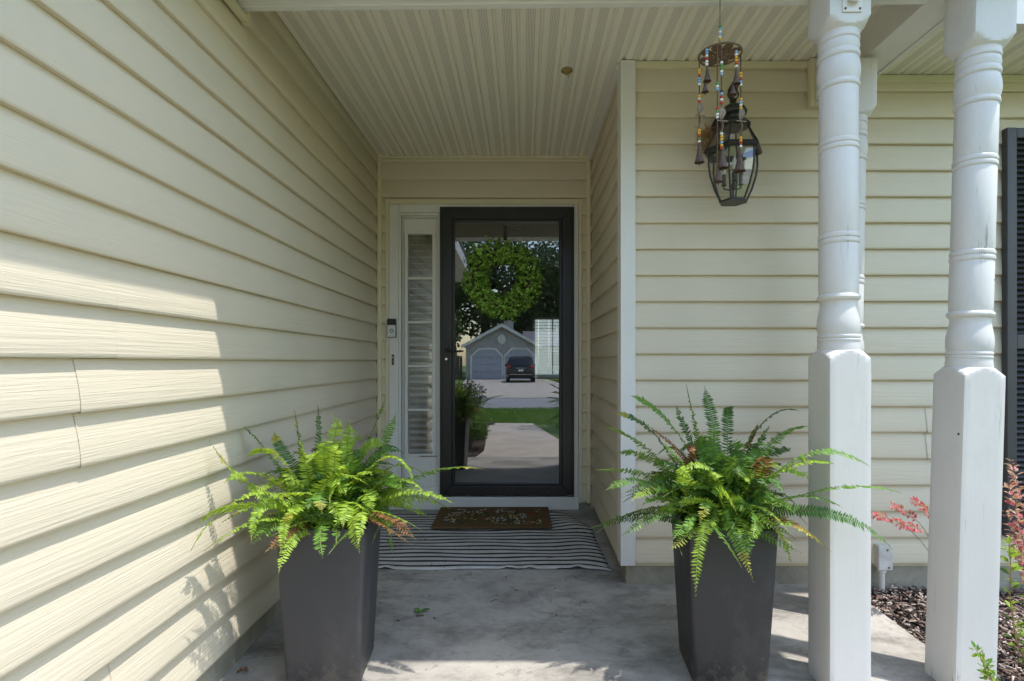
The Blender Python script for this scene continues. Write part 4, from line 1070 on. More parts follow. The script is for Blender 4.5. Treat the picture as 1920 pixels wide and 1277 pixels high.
def cone_bell(parent, x, y, zt, h, r):
    m = MB(); m.lathe([(.002, 0), (.0035, -.003), (r * .45, -h * .5), (r * .82, -h * .9), (r, -h), (r * .93, -h), (r * .4, -h * .5), (.001, -.008)], (x, y, zt), 18, False)
    b = m.build('bell', M['rust'], parent, smooth=True)
    MB().tube([(x, y, zt - h * .5), (x, y, zt - h - .010)], .0016, 6).build('clapper', M['rust'], b)
    return b
def strand(px, ang, segs, bells):
    """segs: (photo row, kind)"""
    yy = YC + RD * math.sin(ang); x = (px - CX) / F_ * yy
    zf = lambda r: 1.045 - (r * .3132 - CY) / F_ * yy
    zl = min([zf(b[0]) for b in bells])
    s0 = MB().tube([(x, yy, wcz - .001), (x, yy, zl)], .0022, 6).build('strand', M['cord'], ch)
    for r, kind in segs:
        if kind == 'leaf':
            z = zf(r); m = MB()
            for s_ in range(2):
                hh = .024; n = 8; pts = []
                for q in range(n + 1):
                    t = q / n; wdt = .0120 * math.sin(math.pi * t) ** .7 * (1 if s_ == 0 else .85)
                    zz = z - s_ * .046 - t * .046; a = s_ * 1.1 + t * .8
                    pts.append((Vector((x + wdt * math.cos(a) + .003 * math.sin(5 * t), yy + wdt * math.sin(a), zz)), Vector((x - wdt * math.cos(a) + .003 * math.sin(5 * t), yy - wdt * math.sin(a), zz))))
                for q in range(n):
                    a0, b0 = pts[q]; a1, b1 = pts[q + 1]; off = Vector((.0015, -.002, 0))
                    m.hexa([a0, b0, b0 + off, a0 + off], [a1, b1, b1 + off, a1 + off])
            m.tube([(x - .016, yy - .004, z - .047), (x + .018, yy - .004, z - .050)], .0022, 6)
            m.build('leaf_ornament', M['paper'], s0)
        else:
            d = {}; beads(d, x, yy, zf(r), kind); bead_objs(d, s0)
    for zr_, h, r_, dx in bells:
        cone_bell(ch, x + dx, yy, zf(zr_), h, r_)
rd, ye, bl, wh, gr_, dk = 'bead_red', 'bead_yellow', 'bead_blue', 'bead_white', 'bead_green', 'bead_dark'
strand(1140 + 547 * .3132, math.pi * 1.02, [(420, [ye, ye, rd, bl, bl, wh]), (575, [ye, wh, rd]), (612, 'leaf'), (780, [ye, ye, rd, gr_, wh])], [(850, .072, .0175, 0)])
strand(1140 + 592 * .3132, 1.2 * math.pi, [(300, [bl, bl, wh, rd, wh, wh])], [(400, .050, .0135, .001), (492, .034, .0125, -.006)])
strand(1140 + 655 * .3132, 1.38 * math.pi, [(500, [gr_, wh, bl]), (650, [rd, gr_, wh, wh])], [(1000, .050, .0165, .003)])
strand(1140 + 680 * .3132, 1.62 * math.pi, [(375, [wh, gr_, gr_, wh, bl]), (545, [dk, bl, rd, wh, rd]), (640, 'leaf'), (800, [wh, ye, ye, bl, ye, rd])], [(868, .078, .0185, .004)])
strand(1140 + 768 * .3132, 1.78 * math.pi, [(310, [bl, wh, ye, ye, rd, wh])], [(408, .055, .0145, 0), (495, .042, .0135, -.011)])
strand(1140 + 795 * .3132, 1.97 * math.pi, [(440, [ye, ye, rd, bl, wh]), (595, [ye, bl, wh, ye]), (645, 'leaf'), (825, [ye, ye, rd, wh, gr_])], [(880, .085, .0200, -.004)])

# ================================================================== LANTERN
LX, LY = .948, 2.415
ln = thing('wall_lantern', 'black six-sided glass lantern on a curved arm fixed to the siding', 'lantern', (LX, LY, 1.77))
def hexr(r, z, rot=R(0), n=6): return [(LX + r * math.cos(2 * math.pi * i / n + rot), LY + r * math.sin(2 * math.pi * i / n + rot), z) for i in range(n)]
body = [(.060, 1.772), (.085, 1.825), (.104, 1.885), (.111, 1.935), (.109, 1.985)]
for i in range(6):
    j = (i + 1) % 6; m = MB(); vs_ = []
    for r, z in body:
        h = hexr(r * .985, z); vs_ += [h[i], h[j]]
    m.add(vs_, [(2 * k, 2 * k + 1, 2 * k + 3, 2 * k + 2) for k in range(len(body) - 1)]); m.build('pane', M['lglass'], ln)
    MB().tube([hexr(r, z)[i] for r, z in body], .0042, 8).build('frame_bar', M['blackm'], ln, smooth=True)
    MB().tube([hexr(r, z)[i] for r, z in ((.124, 2.004), (.108, 2.030), (.086, 2.070), (.072, 2.108))], .0045, 8).build('frame_bar', M['blackm'], ln, smooth=True)
    m = MB(); a, b = hexr(.122, 2.006), hexr(.0705, 2.107); mid1 = hexr(.0845, 2.070)
    m.add([a[i], a[j], mid1[i], mid1[j], b[i], b[j]], [(0, 1, 3, 2), (2, 3, 5, 4)]); m.build('roof_pane', M['lglass'], ln)
m = MB(); m.hexa(hexr(.064, 1.764), hexr(.063, 1.772)); m.build('base', M['blackm'], ln)
m = MB(); prs = [(.112, 1.982), (.128, 1.984), (.134, 1.992), (.130, 2.002), (.118, 2.010), (.106, 2.012)]
m.add([q for r, z in prs for q in hexr(r, z)], [(k * 6 + i, k * 6 + (i + 1) % 6, ((k + 1) % 6) * 6 + (i + 1) % 6, ((k + 1) % 6) * 6 + i) for k in range(6) for i in range(6)])
m.build('rim', M['blackm'], ln, bevel=.0015)
m = MB(); m.lathe([(.072, 2.104), (.075, 2.112), (.060, 2.128), (.040, 2.138), (.042, 2.150), (.056, 2.160), (.060, 2.172), (.052, 2.188), (.030, 2.204), (.014, 2.210), (.012, 2.220), (.016, 2.226), (.010, 2.236), (.001, 2.238)], (LX, LY, 0), 28)
m.build('cap', M['blackm'], ln, smooth=True)
pts = [(LX + .024 * math.cos(a), LY, 2.254 + .022 * math.sin(a)) for a in np.linspace(0, 2 * math.pi, 20)]
MB().tube(pts, .0032, 8, False).build('ring', M['blackm'], ln, smooth=True)
bx_ = LX - .005
m = MB(); m.tube([(bx_, 2.562, 2.12), (bx_ - .001, 2.50, 2.115), (bx_, 2.455, 2.11), (bx_ + .01, 2.46, 2.18), (bx_ + .02, 2.462, 2.245), (LX + .002, 2.455, 2.295), (LX + .008, 2.425, 2.308), (LX + .012, 2.405, 2.29), (LX + .012, 2.412, 2.268)], [.011, .010, .010, .011, .011, .012, .011, .009, .006], 12)
m.build('arm', M['blackm'], ln, smooth=True)
m = MB(); pl = [(bx_ + .046 * math.cos(a), 2.130 + .095 * math.sin(a)) for a in np.linspace(0, 2 * math.pi, 25)[:-1]]
m.hexa([(x, 2.560, z) for x, z in pl], [(x, 2.579, z) for x, z in pl]); m.build('wall_plate', M['blackm'], ln, bevel=.004)
m = MB(); m.tube([(LX, LY, 1.772), (LX, LY, 1.90)], .006, 8).ball((LX, LY, 1.835), .016, 12, 8); m.build('lamp_stem', M['blackm'], ln, smooth=True)
for k in range(3):
    a = 2 * math.pi * k / 3 + .3; x, y = LX + .042 * math.cos(a), LY + .042 * math.sin(a)
    m = MB().tube([(LX, LY, 1.83), ((LX + x) / 2, (LY + y) / 2, 1.826), (x, y, 1.836), (x, y, 1.85)], .0035, 8).lathe([(.006, 1.846), (.012, 1.850), (.012, 1.853), (.0085, 1.856), (.0085, 1.90)], (x, y, 0), 12); cd = m.build('candle_arm', M['blackm'], ln, smooth=True)
    MB().lathe([(.005, 1.90), (.011, 1.915), (.012, 1.93), (.006, 1.95), (.001, 1.962)], (x, y, 0), 12).build('bulb', M['bead_white'], cd, smooth=True)
# bird nest behind the lantern
V = []; m = MB()
rng = random.Random(5); nc = Vector((.862, 2.50, 2.085))
for k in range(150):
    a = rng.uniform(0, 6.28); r = rng.uniform(.010, .035); p = nc + Vector((r * math.cos(a), rng.uniform(-.02, .035), r * math.sin(a) * 1.5))
    d_ = Vector((-math.sin(a) + rng.uniform(-.7, .7), rng.uniform(-.5, .5), math.cos(a) + rng.uniform(-.7, .7))).normalized() * rng.uniform(.015, .05)
    if k > 138: d_ *= 1.8
    m.tube([p - d_, p + Vector((rng.uniform(-.006, .006), 0, rng.uniform(-.006, .006))), p + d_], rng.uniform(.0007, .0016), 4)
m.v = [(x, min(y, 2.578), z) for x, y, z in m.v]
tag(m.build('bird_nest', M['straw']), 'scruffy straw bird nest wedged behind the lantern', 'nest')
# wasp nest stain on ceiling
m = MB(); cc = Vector((.216, 2.665, ZS))
m.lathe([(.001, -.020), (.012, -.018), (.020, -.010), (.030, -.003), (.036, -.0006)], (cc.x, cc.y, cc.z), 18, False)
m.v = [(cc.x + (x - cc.x) * (1 + .2 * math.sin(9 * y)), y + .4 * (y - cc.y) * 0, z) for x, y, z in m.v]
m.tube([cc + Vector((.004, .0, -.018)), cc + Vector((.012, -.006, -.032)), cc + Vector((.004, -.01, -.040))], .0012, 5)
tag(m.build('wasp_nest', M['nestm'], smooth=True), 'small tan wasp nest remains stuck on the soffit', 'nest')

# ================================================================== SHUTTER
sh = thing('louvered_shutter', 'charcoal louvered window shutter at the edge of the siding', 'shutter', (2.49, 2.57, .2))
sx0, sx1, sz0, sz1 = 2.310, 2.690, .205, 2.165; y0s, y1s = 2.548, 2.580
mz0, mz1 = 1.105, 1.175
for nm, a, b in (('stile', (sx0, y0s, sz0), (sx0 + .048, y1s, sz1)), ('stile', (sx1 - .048, y0s, sz0), (sx1, y1s, sz1)), ('rail', (sx0 + .0482, y0s + .002, sz1 - .05), (sx1 - .0482, y1s, sz1 - .001)), ('rail', (sx0 + .0482, y0s + .002, mz0), (sx1 - .0482, y1s, mz1)), ('rail', (sx0 + .0482, y0s + .002, sz0 + .001), (sx1 - .0482, y1s, sz0 + .09))):
    MB().box(a, b).build(nm, M['shutter'], sh, bevel=.004)
MB().box((sx0 + .03, y1s - .0045, sz0 + .02), (sx1 - .03, y1s - .002, sz1 - .02)).build('back_board', M['shutter'], sh)
lm = MB(); xa, xb = sx0 + .0485 - 2.49, sx1 - .0485 - 2.49
lm.add([(xa, -.018, 0), (xb, -.018, 0), (xb, -.020, .004), (xa, -.020, .004), (xa, .004, .0255), (xb, .004, .0255), (xb, .006, .0215), (xa, .006, .0215)], [(0, 1, 2, 3), (3, 2, 5, 4), (4, 5, 6, 7), (7, 6, 1, 0), (0, 3, 4, 7), (1, 6, 5, 2)])
lme = lm.mesh('louver', M['shutter'])
for za, zb in ((sz0 + .092, mz0 - .024), (mz1 + .002, sz1 - .076)):
    n = int((zb - za) / .0262)
    for k in range(n + 1):
        o = bpy.data.objects.new('louver', lme); COL.objects.link(o); o.parent = sh; o.location = (0, 2.570 - 2.57, za + (zb - za) * k / n - .2)

# ================================================================== ELECTRICAL BOX
eb = thing('junction_box', 'grey outdoor electrical box on a pipe below the siding', 'electrical box', (1.735, 2.54, .1))
MB().box((1.697, 2.552, .052), (1.757, 2.592, .163)).build('box', M['pvc'], eb, bevel=.006)
MB().box((1.693, 2.543, .048), (1.761, 2.5515, .167)).build('cover', M['pvc'], eb, bevel=.004)
m = MB().tube([(1.722, 2.566, .050), (1.722, 2.566, -.14)], .0135, 16).tube([(1.722, 2.566, .049), (1.722, 2.566, .035)], .019, 16); m.build('pipe', M['pvc'], eb, smooth=True)
for x, z in ((1.735, .145), (1.742, .062)): MB().ball((x, 2.5425, z), .005, 10, 6, (1, .5, 1)).build('screw', M['rustspot'], eb, smooth=True)

# ================================================================== RIGHT-SIDE PLANTS
def twig_plant(name, label, cat, base, stems, leaf, mats, rng, group=None):
    """stems: list of point lists; leaves along them"""
    root = thing(name, label, cat, base, group)
    for pts in stems:
        pts = [Vector(p) for p in pts]
        n = len(pts)
        MB().tube(pts, [leaf['r'] * (1 - .6 * i / (n - 1)) for i in range(n)], 6).build('stem', leaf['stem'], root, smooth=True)
        C = []; Nn = []
        L = sum((pts[i + 1] - pts[i]).length for i in range(n - 1)); k = max(3, int(L / leaf['gap']))
        V_ = []; F__ = {m_: [] for m_ in range(len(mats))}; 
        per = [MB() for _ in mats]
        for i in range(k):
            t = leaf.get('t0', .15) + (1 - leaf.get('t0', .15)) * (i + .5) / k; s_ = t * (n - 1); a = min(int(s_), n - 2); p = pts[a].lerp(pts[a + 1], s_ - a); T = (pts[a + 1] - pts[a]).normalized()
            for sd_ in (-1, 1):
                if rng.random() < leaf.get('miss', .15): continue
                S = T.cross(Vector((rng.uniform(-1, 1), rng.uniform(-1, 1), rng.uniform(-.2, 1)))).normalized() * sd_
                d = (S * .8 + T * .55 + Vector((0, 0, rng.uniform(-.3, .2)))).normalized(); ll = leaf['l'] * rng.uniform(.7, 1.15); ww = ll * leaf['asp']
                W = d.cross(Vector((rng.uniform(-.5, .5), rng.uniform(-.5, .5), 1))).normalized(); U_ = W.cross(d)
                q = p + d * .004
                vs_ = [q, q + d * ll * .3 + W * ww * .42 + U_ * ww * .15, q + d * ll * .65 + W * ww * .40 + U_ * ww * .12, q + d * ll - U_ * ww * .1, q + d * ll * .65 - W * ww * .40 + U_ * ww * .12, q + d * ll * .3 - W * ww * .42 + U_ * ww * .15, q + d * ll * .5]
                per[rng.choices(range(len(mats)), leaf['w'])[0]].add(vs_, [(0, 6, 2, 1), (6, 3, 2), (0, 5, 4, 6), (6, 4, 3)])
        for mb_, m_ in zip(per, mats):
            if mb_.v: mb_.build('leaves', m_, root, smooth=True)
    return root
rng = random.Random(9)
redleaf = dict(r=.0022, stem=M['twig'], gap=.013, l=.027, asp=.55, w=(2, 7), t0=.45, miss=.42)
def arc(a, b, h, n=8):
    a, b = Vector(a), Vector(b); return [a.lerp(b, i / n) + Vector((0, 0, h * math.sin(math.pi * i / n))) for i in range(n + 1)]
sb0 = (1.985, 2.02, -.09)
stems = [arc(sb0, at(1898, 862, 1.98), .03), arc(sb0, at(1890, 905, 1.95), .04), arc(sb0, at(1886, 960, 1.95), .05), arc(sb0, at(1892, 985, 2.0), .05), arc(sb0, at(1900, 1010, 1.93), .04), arc(sb0, at(1950, 930, 1.98), .05)]
twig_plant('red_shrub', 'pink and bronze leaved shrub at the right edge in front of the shutter', 'shrub', sb0, stems, redleaf, [M['pinkleaf'], M['tanleaf']], rng)
pb0 = (1.93, 2.33, -.085)
pinkl = dict(r=.0018, stem=M['twig'], gap=.013, l=.021, asp=.45, w=(5, 3), t0=.68, miss=.25)
stems = [arc(pb0, at(1640, 966, 2.26), .12), arc(pb0, at(1672, 948, 2.28), .12), arc(pb0, at(1715, 940, 2.28), .12), arc(pb0, at(1690, 985, 2.25), .13)]
twig_plant('pink_sprig', 'low branch of crimson-pink leaves between the two front posts', 'shrub', pb0, stems, pinkl, [M['pinkleaf'], M['tanleaf']], rng)
gb0 = (1.795, 1.86, -.10)
greenl = dict(r=.0035, stem=M['straw'], gap=.020, l=.036, asp=.62, w=(5, 2), t0=.1, miss=.08)
stems = [[gb0, at(1905, 1200, 1.88), at(1893, 1120, 1.88), at(1895, 1060, 1.87), at(1892, 1020, 1.86)], arc(gb0, at(1930, 1080, 1.9), .02), arc(gb0, at(1925, 1180, 1.8), .03)]
twig_plant('lime_seedling', 'tall lime-green leafy seedling beside the leaning post', 'plant', gb0, stems, greenl, [M['yellowleaf'], M['shrubl']], rng)
gb1 = (1.50, 1.60, -.24)
gb1 = (1.60, 1.62, -.10)
smalll = dict(r=.0022, stem=M['straw'], gap=.014, l=.022, asp=.45, w=(4, 3), t0=.1, miss=.1)
stems = [[gb1, at(1852, 1270, 1.63), at(1842, 1238, 1.62), at(1828, 1215, 1.61)], [gb1, at(1858, 1275, 1.64), at(1850, 1240, 1.63)], [gb1, at(1866, 1290, 1.64), at(1862, 1262, 1.65)]]
twig_plant('small_sprout', 'small thin green sprout at the foot of the leaning post', 'plant', gb1, stems, smalll, [M['yellowleaf'], M['fern_b']], rng)

# ================================================================== SMALL THINGS ON THE FLOOR
fl = at(788, 1123, 2.32); 
lc = thing('fallen_leaf_sprig', 'sprig of green leaves lying on the concrete floor', 'leaves', (fl.x, fl.y, floor_z(fl.y)))
for k, (dx, dy, a, s_) in enumerate(((0, 0, .3, .034), (.018, .012, .9, .030), (-.018, .008, 2.6, .030), (.030, .004, .1, .026), (-.008, -.010, 4.0, .028))):
    m = MB(); zc = floor_z(fl.y + dy) + .004 + .003 * k; ca, sa = math.cos(a), math.sin(a)
    pts = [(-.5, 0, 0), (-.2, .3, .12), (.2, .28, .12), (.5, 0, .05), (.2, -.28, .12), (-.2, -.3, .12)]
    m.add([(fl.x + dx + s_ * (x * ca - y * sa), fl.y + dy + s_ * (x * sa + y * ca), zc + s_ * z) for x, y, z in pts], [(0, 1, 2, 3), (0, 3, 4, 5)]); m.build('leaf', M['fern_c'] if k % 2 else M['fern_b'], lc)
m = MB().hexa([(fl.x - .012, fl.y - .035, floor_z(fl.y) + .0005), (fl.x + .020, fl.y - .030, floor_z(fl.y) + .0005), (fl.x + .020, fl.y - .022, floor_z(fl.y) + .0005), (fl.x - .012, fl.y - .027, floor_z(fl.y) + .0005)], [(fl.x - .012, fl.y - .035, floor_z(fl.y) + .006), (fl.x + .020, fl.y - .030, floor_z(fl.y) + .006), (fl.x + .020, fl.y - .022, floor_z(fl.y) + .006), (fl.x - .012, fl.y - .027, floor_z(fl.y) + .006)])
m.build('bark_piece', M['bark'], lc)
rng = random.Random(31); m = MB(); m2 = MB()
for k in range(90):
    x = rng.uniform(-.9, .45); y = rng.uniform(2.2, 3.7)
    z = floor_z(y) + (.010 if 2.77 < y < 3.62 else .0015)
    if -.6 < x < .19 and 3.3 < y < 3.75: z = floor_z(y) + .033
    a = rng.uniform(0, 6.28); l_ = rng.uniform(.003, .010) * (3 if rng.random() < .12 else 1)
    d_ = Vector((math.cos(a), math.sin(a), 0)) * l_
    (m if rng.random() < .8 else m2).tube([Vector((x, y, z)) - d_, Vector((x, y, z + .002)), Vector((x, y, z)) + d_], rng.uniform(.0008, .0022), 5)
tag(m.build('floor_debris', M['bark']), 'scattered dark bits of debris on the rug and floor', 'debris', kind='stuff')
tag(m2.build('dry_needles', M['straw']), 'a few dry straw bits scattered on the rug and floor', 'debris', kind='stuff')
dl = MB(); p = at(455, 1272, 1.90); p.z = floor_z(p.y) + .004
for k in range(5):
    a = k * 1.3; s_ = .022
    dl.add([(p.x + .012 * math.cos(a * 2) + s_ * (x * math.cos(a) - y * math.sin(a)), p.y + .010 * math.sin(a * 3) + s_ * (x * math.sin(a) + y * math.cos(a)), p.z + .002 * k + s_ * z) for x, y, z in ((-.5, 0, 0), (0, .3, .3), (.5, 0, .1), (0, -.3, .2))], [(0, 1, 2, 3)])
tag(dl.build('dead_leaves', M['deadleaf']), 'curled brown dead leaves on the floor by the siding wall', 'leaves')

# ================================================================== ACROSS THE STREET (mirrored in the door glass)
YG = -33.3; GZ = -.30
def gx(px, yv=41.0): return (px - CX + 20) / 1000 * yv
gar = thing('neighbour_garage', 'grey gabled double garage house across the street, mirrored in the door glass', 'building', (gx(938), YG, GZ))
xl, xr_, xc = gx(872), gx(1006), gx(939); he = 1.045 + (678 - 648) * .041; ha = 1.045 + (678 - 613) * .041
M['gsid'] = simple("grey_siding", (0.40, 0.385, 0.36), .6, .06, 3, bs=0)
M['gdoor'] = simple("garage_door_paint", (0.38, 0.40, 0.46), .5, .05, 3, bs=0)
M['roof2'] = simple("far_shingle", (0.14, 0.14, 0.15), .95, .25, 8, bs=.3)
d1 = (gx(884), gx(939)); d2 = (gx(945), gx(1000)); dh = GZ + 2.25
z = GZ; k = 0
m = MB()
while z < ha - .1:
    zt = min(z + .16, ha); w0 = 1.0 if z <= he else (ha - z) / (ha - he); a, b = xc + (xl - xc) * w0, xc + (xr_ - xc) * w0
    w1 = 1.0 if zt <= he else (ha - zt) / (ha - he); a1, b1 = xc + (xl - xc) * w1, xc + (xr_ - xc) * w1
    m.hexa([(a, YG, z), (b, YG, z), (b, YG - .1, z), (a, YG - .1, z)], [(a1, YG - .02, zt), (b1, YG - .02, zt), (b1, YG - .1, zt), (a1, YG - .1, zt)]); z = zt
m.build('wall', M['gsid'], gar)
MB().box((xl, YG - 9, GZ), (xr_, YG - .11, he)).build('body', M['gsid'], gar)
for a, b in (d1, d2):
    dr_ = MB(); c_ = .55
    poly = [(a, GZ), (b, GZ), (b, dh - c_), (b - c_, dh), (a + c_, dh), (a, dh - c_)]
    dr_.hexa([(x, YG + .06, z) for x, z in poly], [(x, YG + .03, z) for x, z in poly]); dd = dr_.build('garage_door', M['gdoor'], gar)
    for q in range(1, 4): MB().box((a + .05, YG + .0605, GZ + q * .55 - .012), (b - .05, YG + .064, GZ + q * .55 + .012)).build('panel_joint', M['roof2'], dd)
    t = MB(); tw = .14; po = [(a - tw, GZ), (a - tw, dh - c_ + .06), (a + c_ - .06, dh + tw), (b - c_ + .06, dh + tw), (b + tw, dh - c_ + .06), (b + tw, GZ)]; pi_ = [(a, GZ), (a, dh - c_), (a + c_, dh), (b - c_, dh), (b, dh - c_), (b, GZ)]
    for q in range(5): t.hexa([(x, YG + .10, z) for x, z in (po[q], po[q + 1], pi_[q + 1], pi_[q])], [(x, YG + .02, z) for x, z in (po[q], po[q + 1], pi_[q + 1], pi_[q])])
    t.build('door_trim', M['white'], gar)
t = MB(); ov = .35
for sgn, xe in ((-1, xl - .3), (1, xr_ + .3)):
    ze = he - .10
    t.hexa([(xe, YG + ov, ze - .12), (xc, YG + ov, ha), (xc, YG + ov, ha + .26), (xe, YG + ov, ze + .14)], [(xe, YG + ov - .05, ze - .12), (xc, YG + ov - .05, ha), (xc, YG + ov - .05, ha + .26), (xe, YG + ov - .05, ze + .14)])
t.build('rake_board', M['white'], gar)
rf = MB()
for xe in (xl - .3, xr_ + .3):
    ze = he - .08
    rf.hexa([(xe, YG + ov - .06, ze), (xc, YG + ov - .06, ha + .12), (xc, YG - 9, ha + .12), (xe, YG - 9, ze)], [(xe, YG + ov - .06, ze + .10), (xc, YG + ov - .06, ha + .24), (xc, YG - 9, ha + .24), (xe, YG - 9, ze + .10)])
rfo = rf.build('roof', M['roof2'], gar)
MB().box((xc + .1, YG - 4, ha), (xc + .9, YG - 3.2, ha + .75)).build('chimney', M['gsid'], rfo)
v = MB(); v.hexa([(xc + .32 * math.cos(a), YG + .07, ha - .95 + .38 * math.sin(a)) for a in np.linspace(0, 2 * math.pi, 17)[:-1]], [(xc + .32 * math.cos(a), YG - .03, ha - .95 + .38 * math.sin(a)) for a in np.linspace(0, 2 * math.pi, 17)[:-1]]); v.build('gable_vent', M['white'], gar)
mb = MB(); mb.box((xr_ + .02, YG - 8, GZ), (xr_ + 9, YG - 3.4, he + .1)); mb.build('side_wing', M['gsid'], gar)
mb = MB(); mb.hexa([(xr_ - 1, YG - 3.1, he), (xr_ + 9.3, YG - 3.1, he), (xr_ + 9.3, YG - 6.5, ha - .1), (xr_ - 1, YG - 6.5, ha - .1)], [(xr_ - 1, YG - 3.1, he + .12), (xr_ + 9.3, YG - 3.1, he + .12), (xr_ + 9.3, YG - 6.5, ha + .05), (xr_ - 1, YG - 6.5, ha + .05)]); mb.build('wing_roof', M['roof2'], gar)
for k in range(3):
    wx = xr_ + 1.2 + k * 2.6; f = MB().box((wx, YG - 3.395, GZ + .9), (wx + 1.1, YG - 3.33, GZ + 2.2)).build('window', M['white'], gar); MB().box((wx + .08, YG - 3.328, GZ + .98), (wx + 1.02, YG - 3.32, GZ + 2.12)).build('pane', M['winglass'], f)
# dark fence beside the garage
df_ = thing('side_fence', 'dark wooden fence beside the garage across the street', 'fence', (xl - 3, YG - 1, GZ))
for k in range(26): MB().box((xl - .35 - (k + 1) * .24, YG - 1, GZ), (xl - .37 - k * .24, YG - .97, GZ + 1.75 + .03 * (k % 2))).build('board', M['bark'], df_)

# car
cxm_, cyf = gx(974, 34), 7.58 - 34
car = thing('parked_car', 'dark grey sport utility car parked facing the garage, mirrored in the door glass', 'car', (cxm_, cyf, GZ + .01))
M['carpaint'] = simple("dark_grey_car_paint", (0.035, 0.034, 0.036), .22, .03, 3, bs=0, metal=.4, spec=.6)
M['tyre'] = simple("tyre_rubber", (0.015, 0.015, 0.015), .8, .1, 10, bs=0)
M['redlens'] = simple("red_tail_lens", (0.45, 0.015, 0.01), .2, .05, 5, bs=0)
secs = [  # y (0 = tail, going to -y), half width, z bottom, z belt, z top, half width of top
    (0.0, .80, .45, .95, 1.00, .62), (-.06, .90, .35, 1.02, 1.10, .66), (-.30, .93, .28, 1.06, 1.56, .66), (-.70, .94, .26, 1.06, 1.66, .68), (-1.8, .94, .25, 1.04, 1.68, .68), (-2.7, .94, .25, 1.02, 1.58, .66), (-3.3, .93, .25, 1.00, 1.08, .70), (-4.2, .90, .28, .92, .95, .68), (-4.6, .80, .38, .75, .80, .6)]
V = []; Fs = []
for y, hw, zb, zbelt, zt, tw in secs:
    ring = [(-hw * .92, zb), (-hw, zb + .2), (-hw, zbelt - .12), (-hw * .96, zbelt), (-tw, zt - .04), (-tw * .85, zt), (tw * .85, zt), (tw, zt - .04), (hw * .96, zbelt), (hw, zbelt - .12), (hw, zb + .2), (hw * .92, zb)]
    V += [(x, y, z) for x, z in ring]
n = 12
for k in range(len(secs) - 1):
    for i in range(n): Fs.append((k * n + i, k * n + (i + 1) % n, (k + 1) * n + (i + 1) % n, (k + 1) * n + i))
Fs += [tuple(range(n)), tuple(range((len(secs) - 1) * n, len(secs) * n))]
MB().add(V, Fs).build('body', M['carpaint'], car, local=True, smooth=True, angle=30)
MB().hexa([(-.60, -.035, 1.10), (.60, -.035, 1.10), (.56, -.285, 1.54), (-.56, -.285, 1.54)], [(-.60, -.07, 1.09), (.60, -.07, 1.09), (.56, -.32, 1.53), (-.56, -.32, 1.53)]).build('rear_window', M['carglass'], car, local=True)
for s_ in (-1, 1):
    MB().hexa([(s_ * .90, -.5, 1.10), (s_ * .90, -2.9, 1.08), (s_ * .70, -2.5, 1.52), (s_ * .70, -.7, 1.58)], [(s_ * .93, -.5, 1.10), (s_ * .93, -2.9, 1.08), (s_ * .73, -2.5, 1.52), (s_ * .73, -.7, 1.58)]).build('side_window', M['carglass'], car, local=True)
    MB().box((s_ * .62 - .22 * (s_ < 0) , -.075, .95), (s_ * .62 + .22 * (s_ > 0) + .0, .012, 1.10)).build('tail_light', M['redlens'], car, local=True, bevel=.02)
    MB().tube([(s_ * .62, -.6, 1.68), (s_ * .62, -.9, 1.73), (s_ * .62, -2.1, 1.73), (s_ * .62, -2.4, 1.66)], .018, 8).build('roof_rail', M['chrome'], car, local=True)
    MB().box((s_ * .96 - .10, -2.95, 1.02), (s_ * .96 + .10, -2.80, 1.16)).build('mirror', M['carpaint'], car, local=True, bevel=.03)
    for yw in (-.95, -3.75):
        w_ = MB().tube([(s_ * .72, yw, .34), (s_ * .945, yw, .34)], .34, 24).build('wheel', M['tyre'], car, local=True); MB().tube([(s_ * .90, yw, .34), (s_ * .950, yw, .34)], .21, 16).build('rim', M['chrome'], w_, local=True)
MB().box((-.26, .001, .70), (.26, .012, .84)).build('plate_recess', M['carpaint'], car, local=True)
MB().box((-.16, .0125, .71), (.16, .016, .83)).build('number_plate', M['bead_white'], car, local=True)
MB().box((-.80, -.02, .40), (.80, .035, .56)).build('bumper', M['tyre'], car, local=True, bevel=.03)
MB().box((-.72, .0355, .50), (.72, .042, .53)).build('bumper_trim', M['chrome'], car, local=True)
MB().box((-.30, .002, .90), (.30, .014, .935)).build('chrome_strip', M['chrome'], car, local=True)

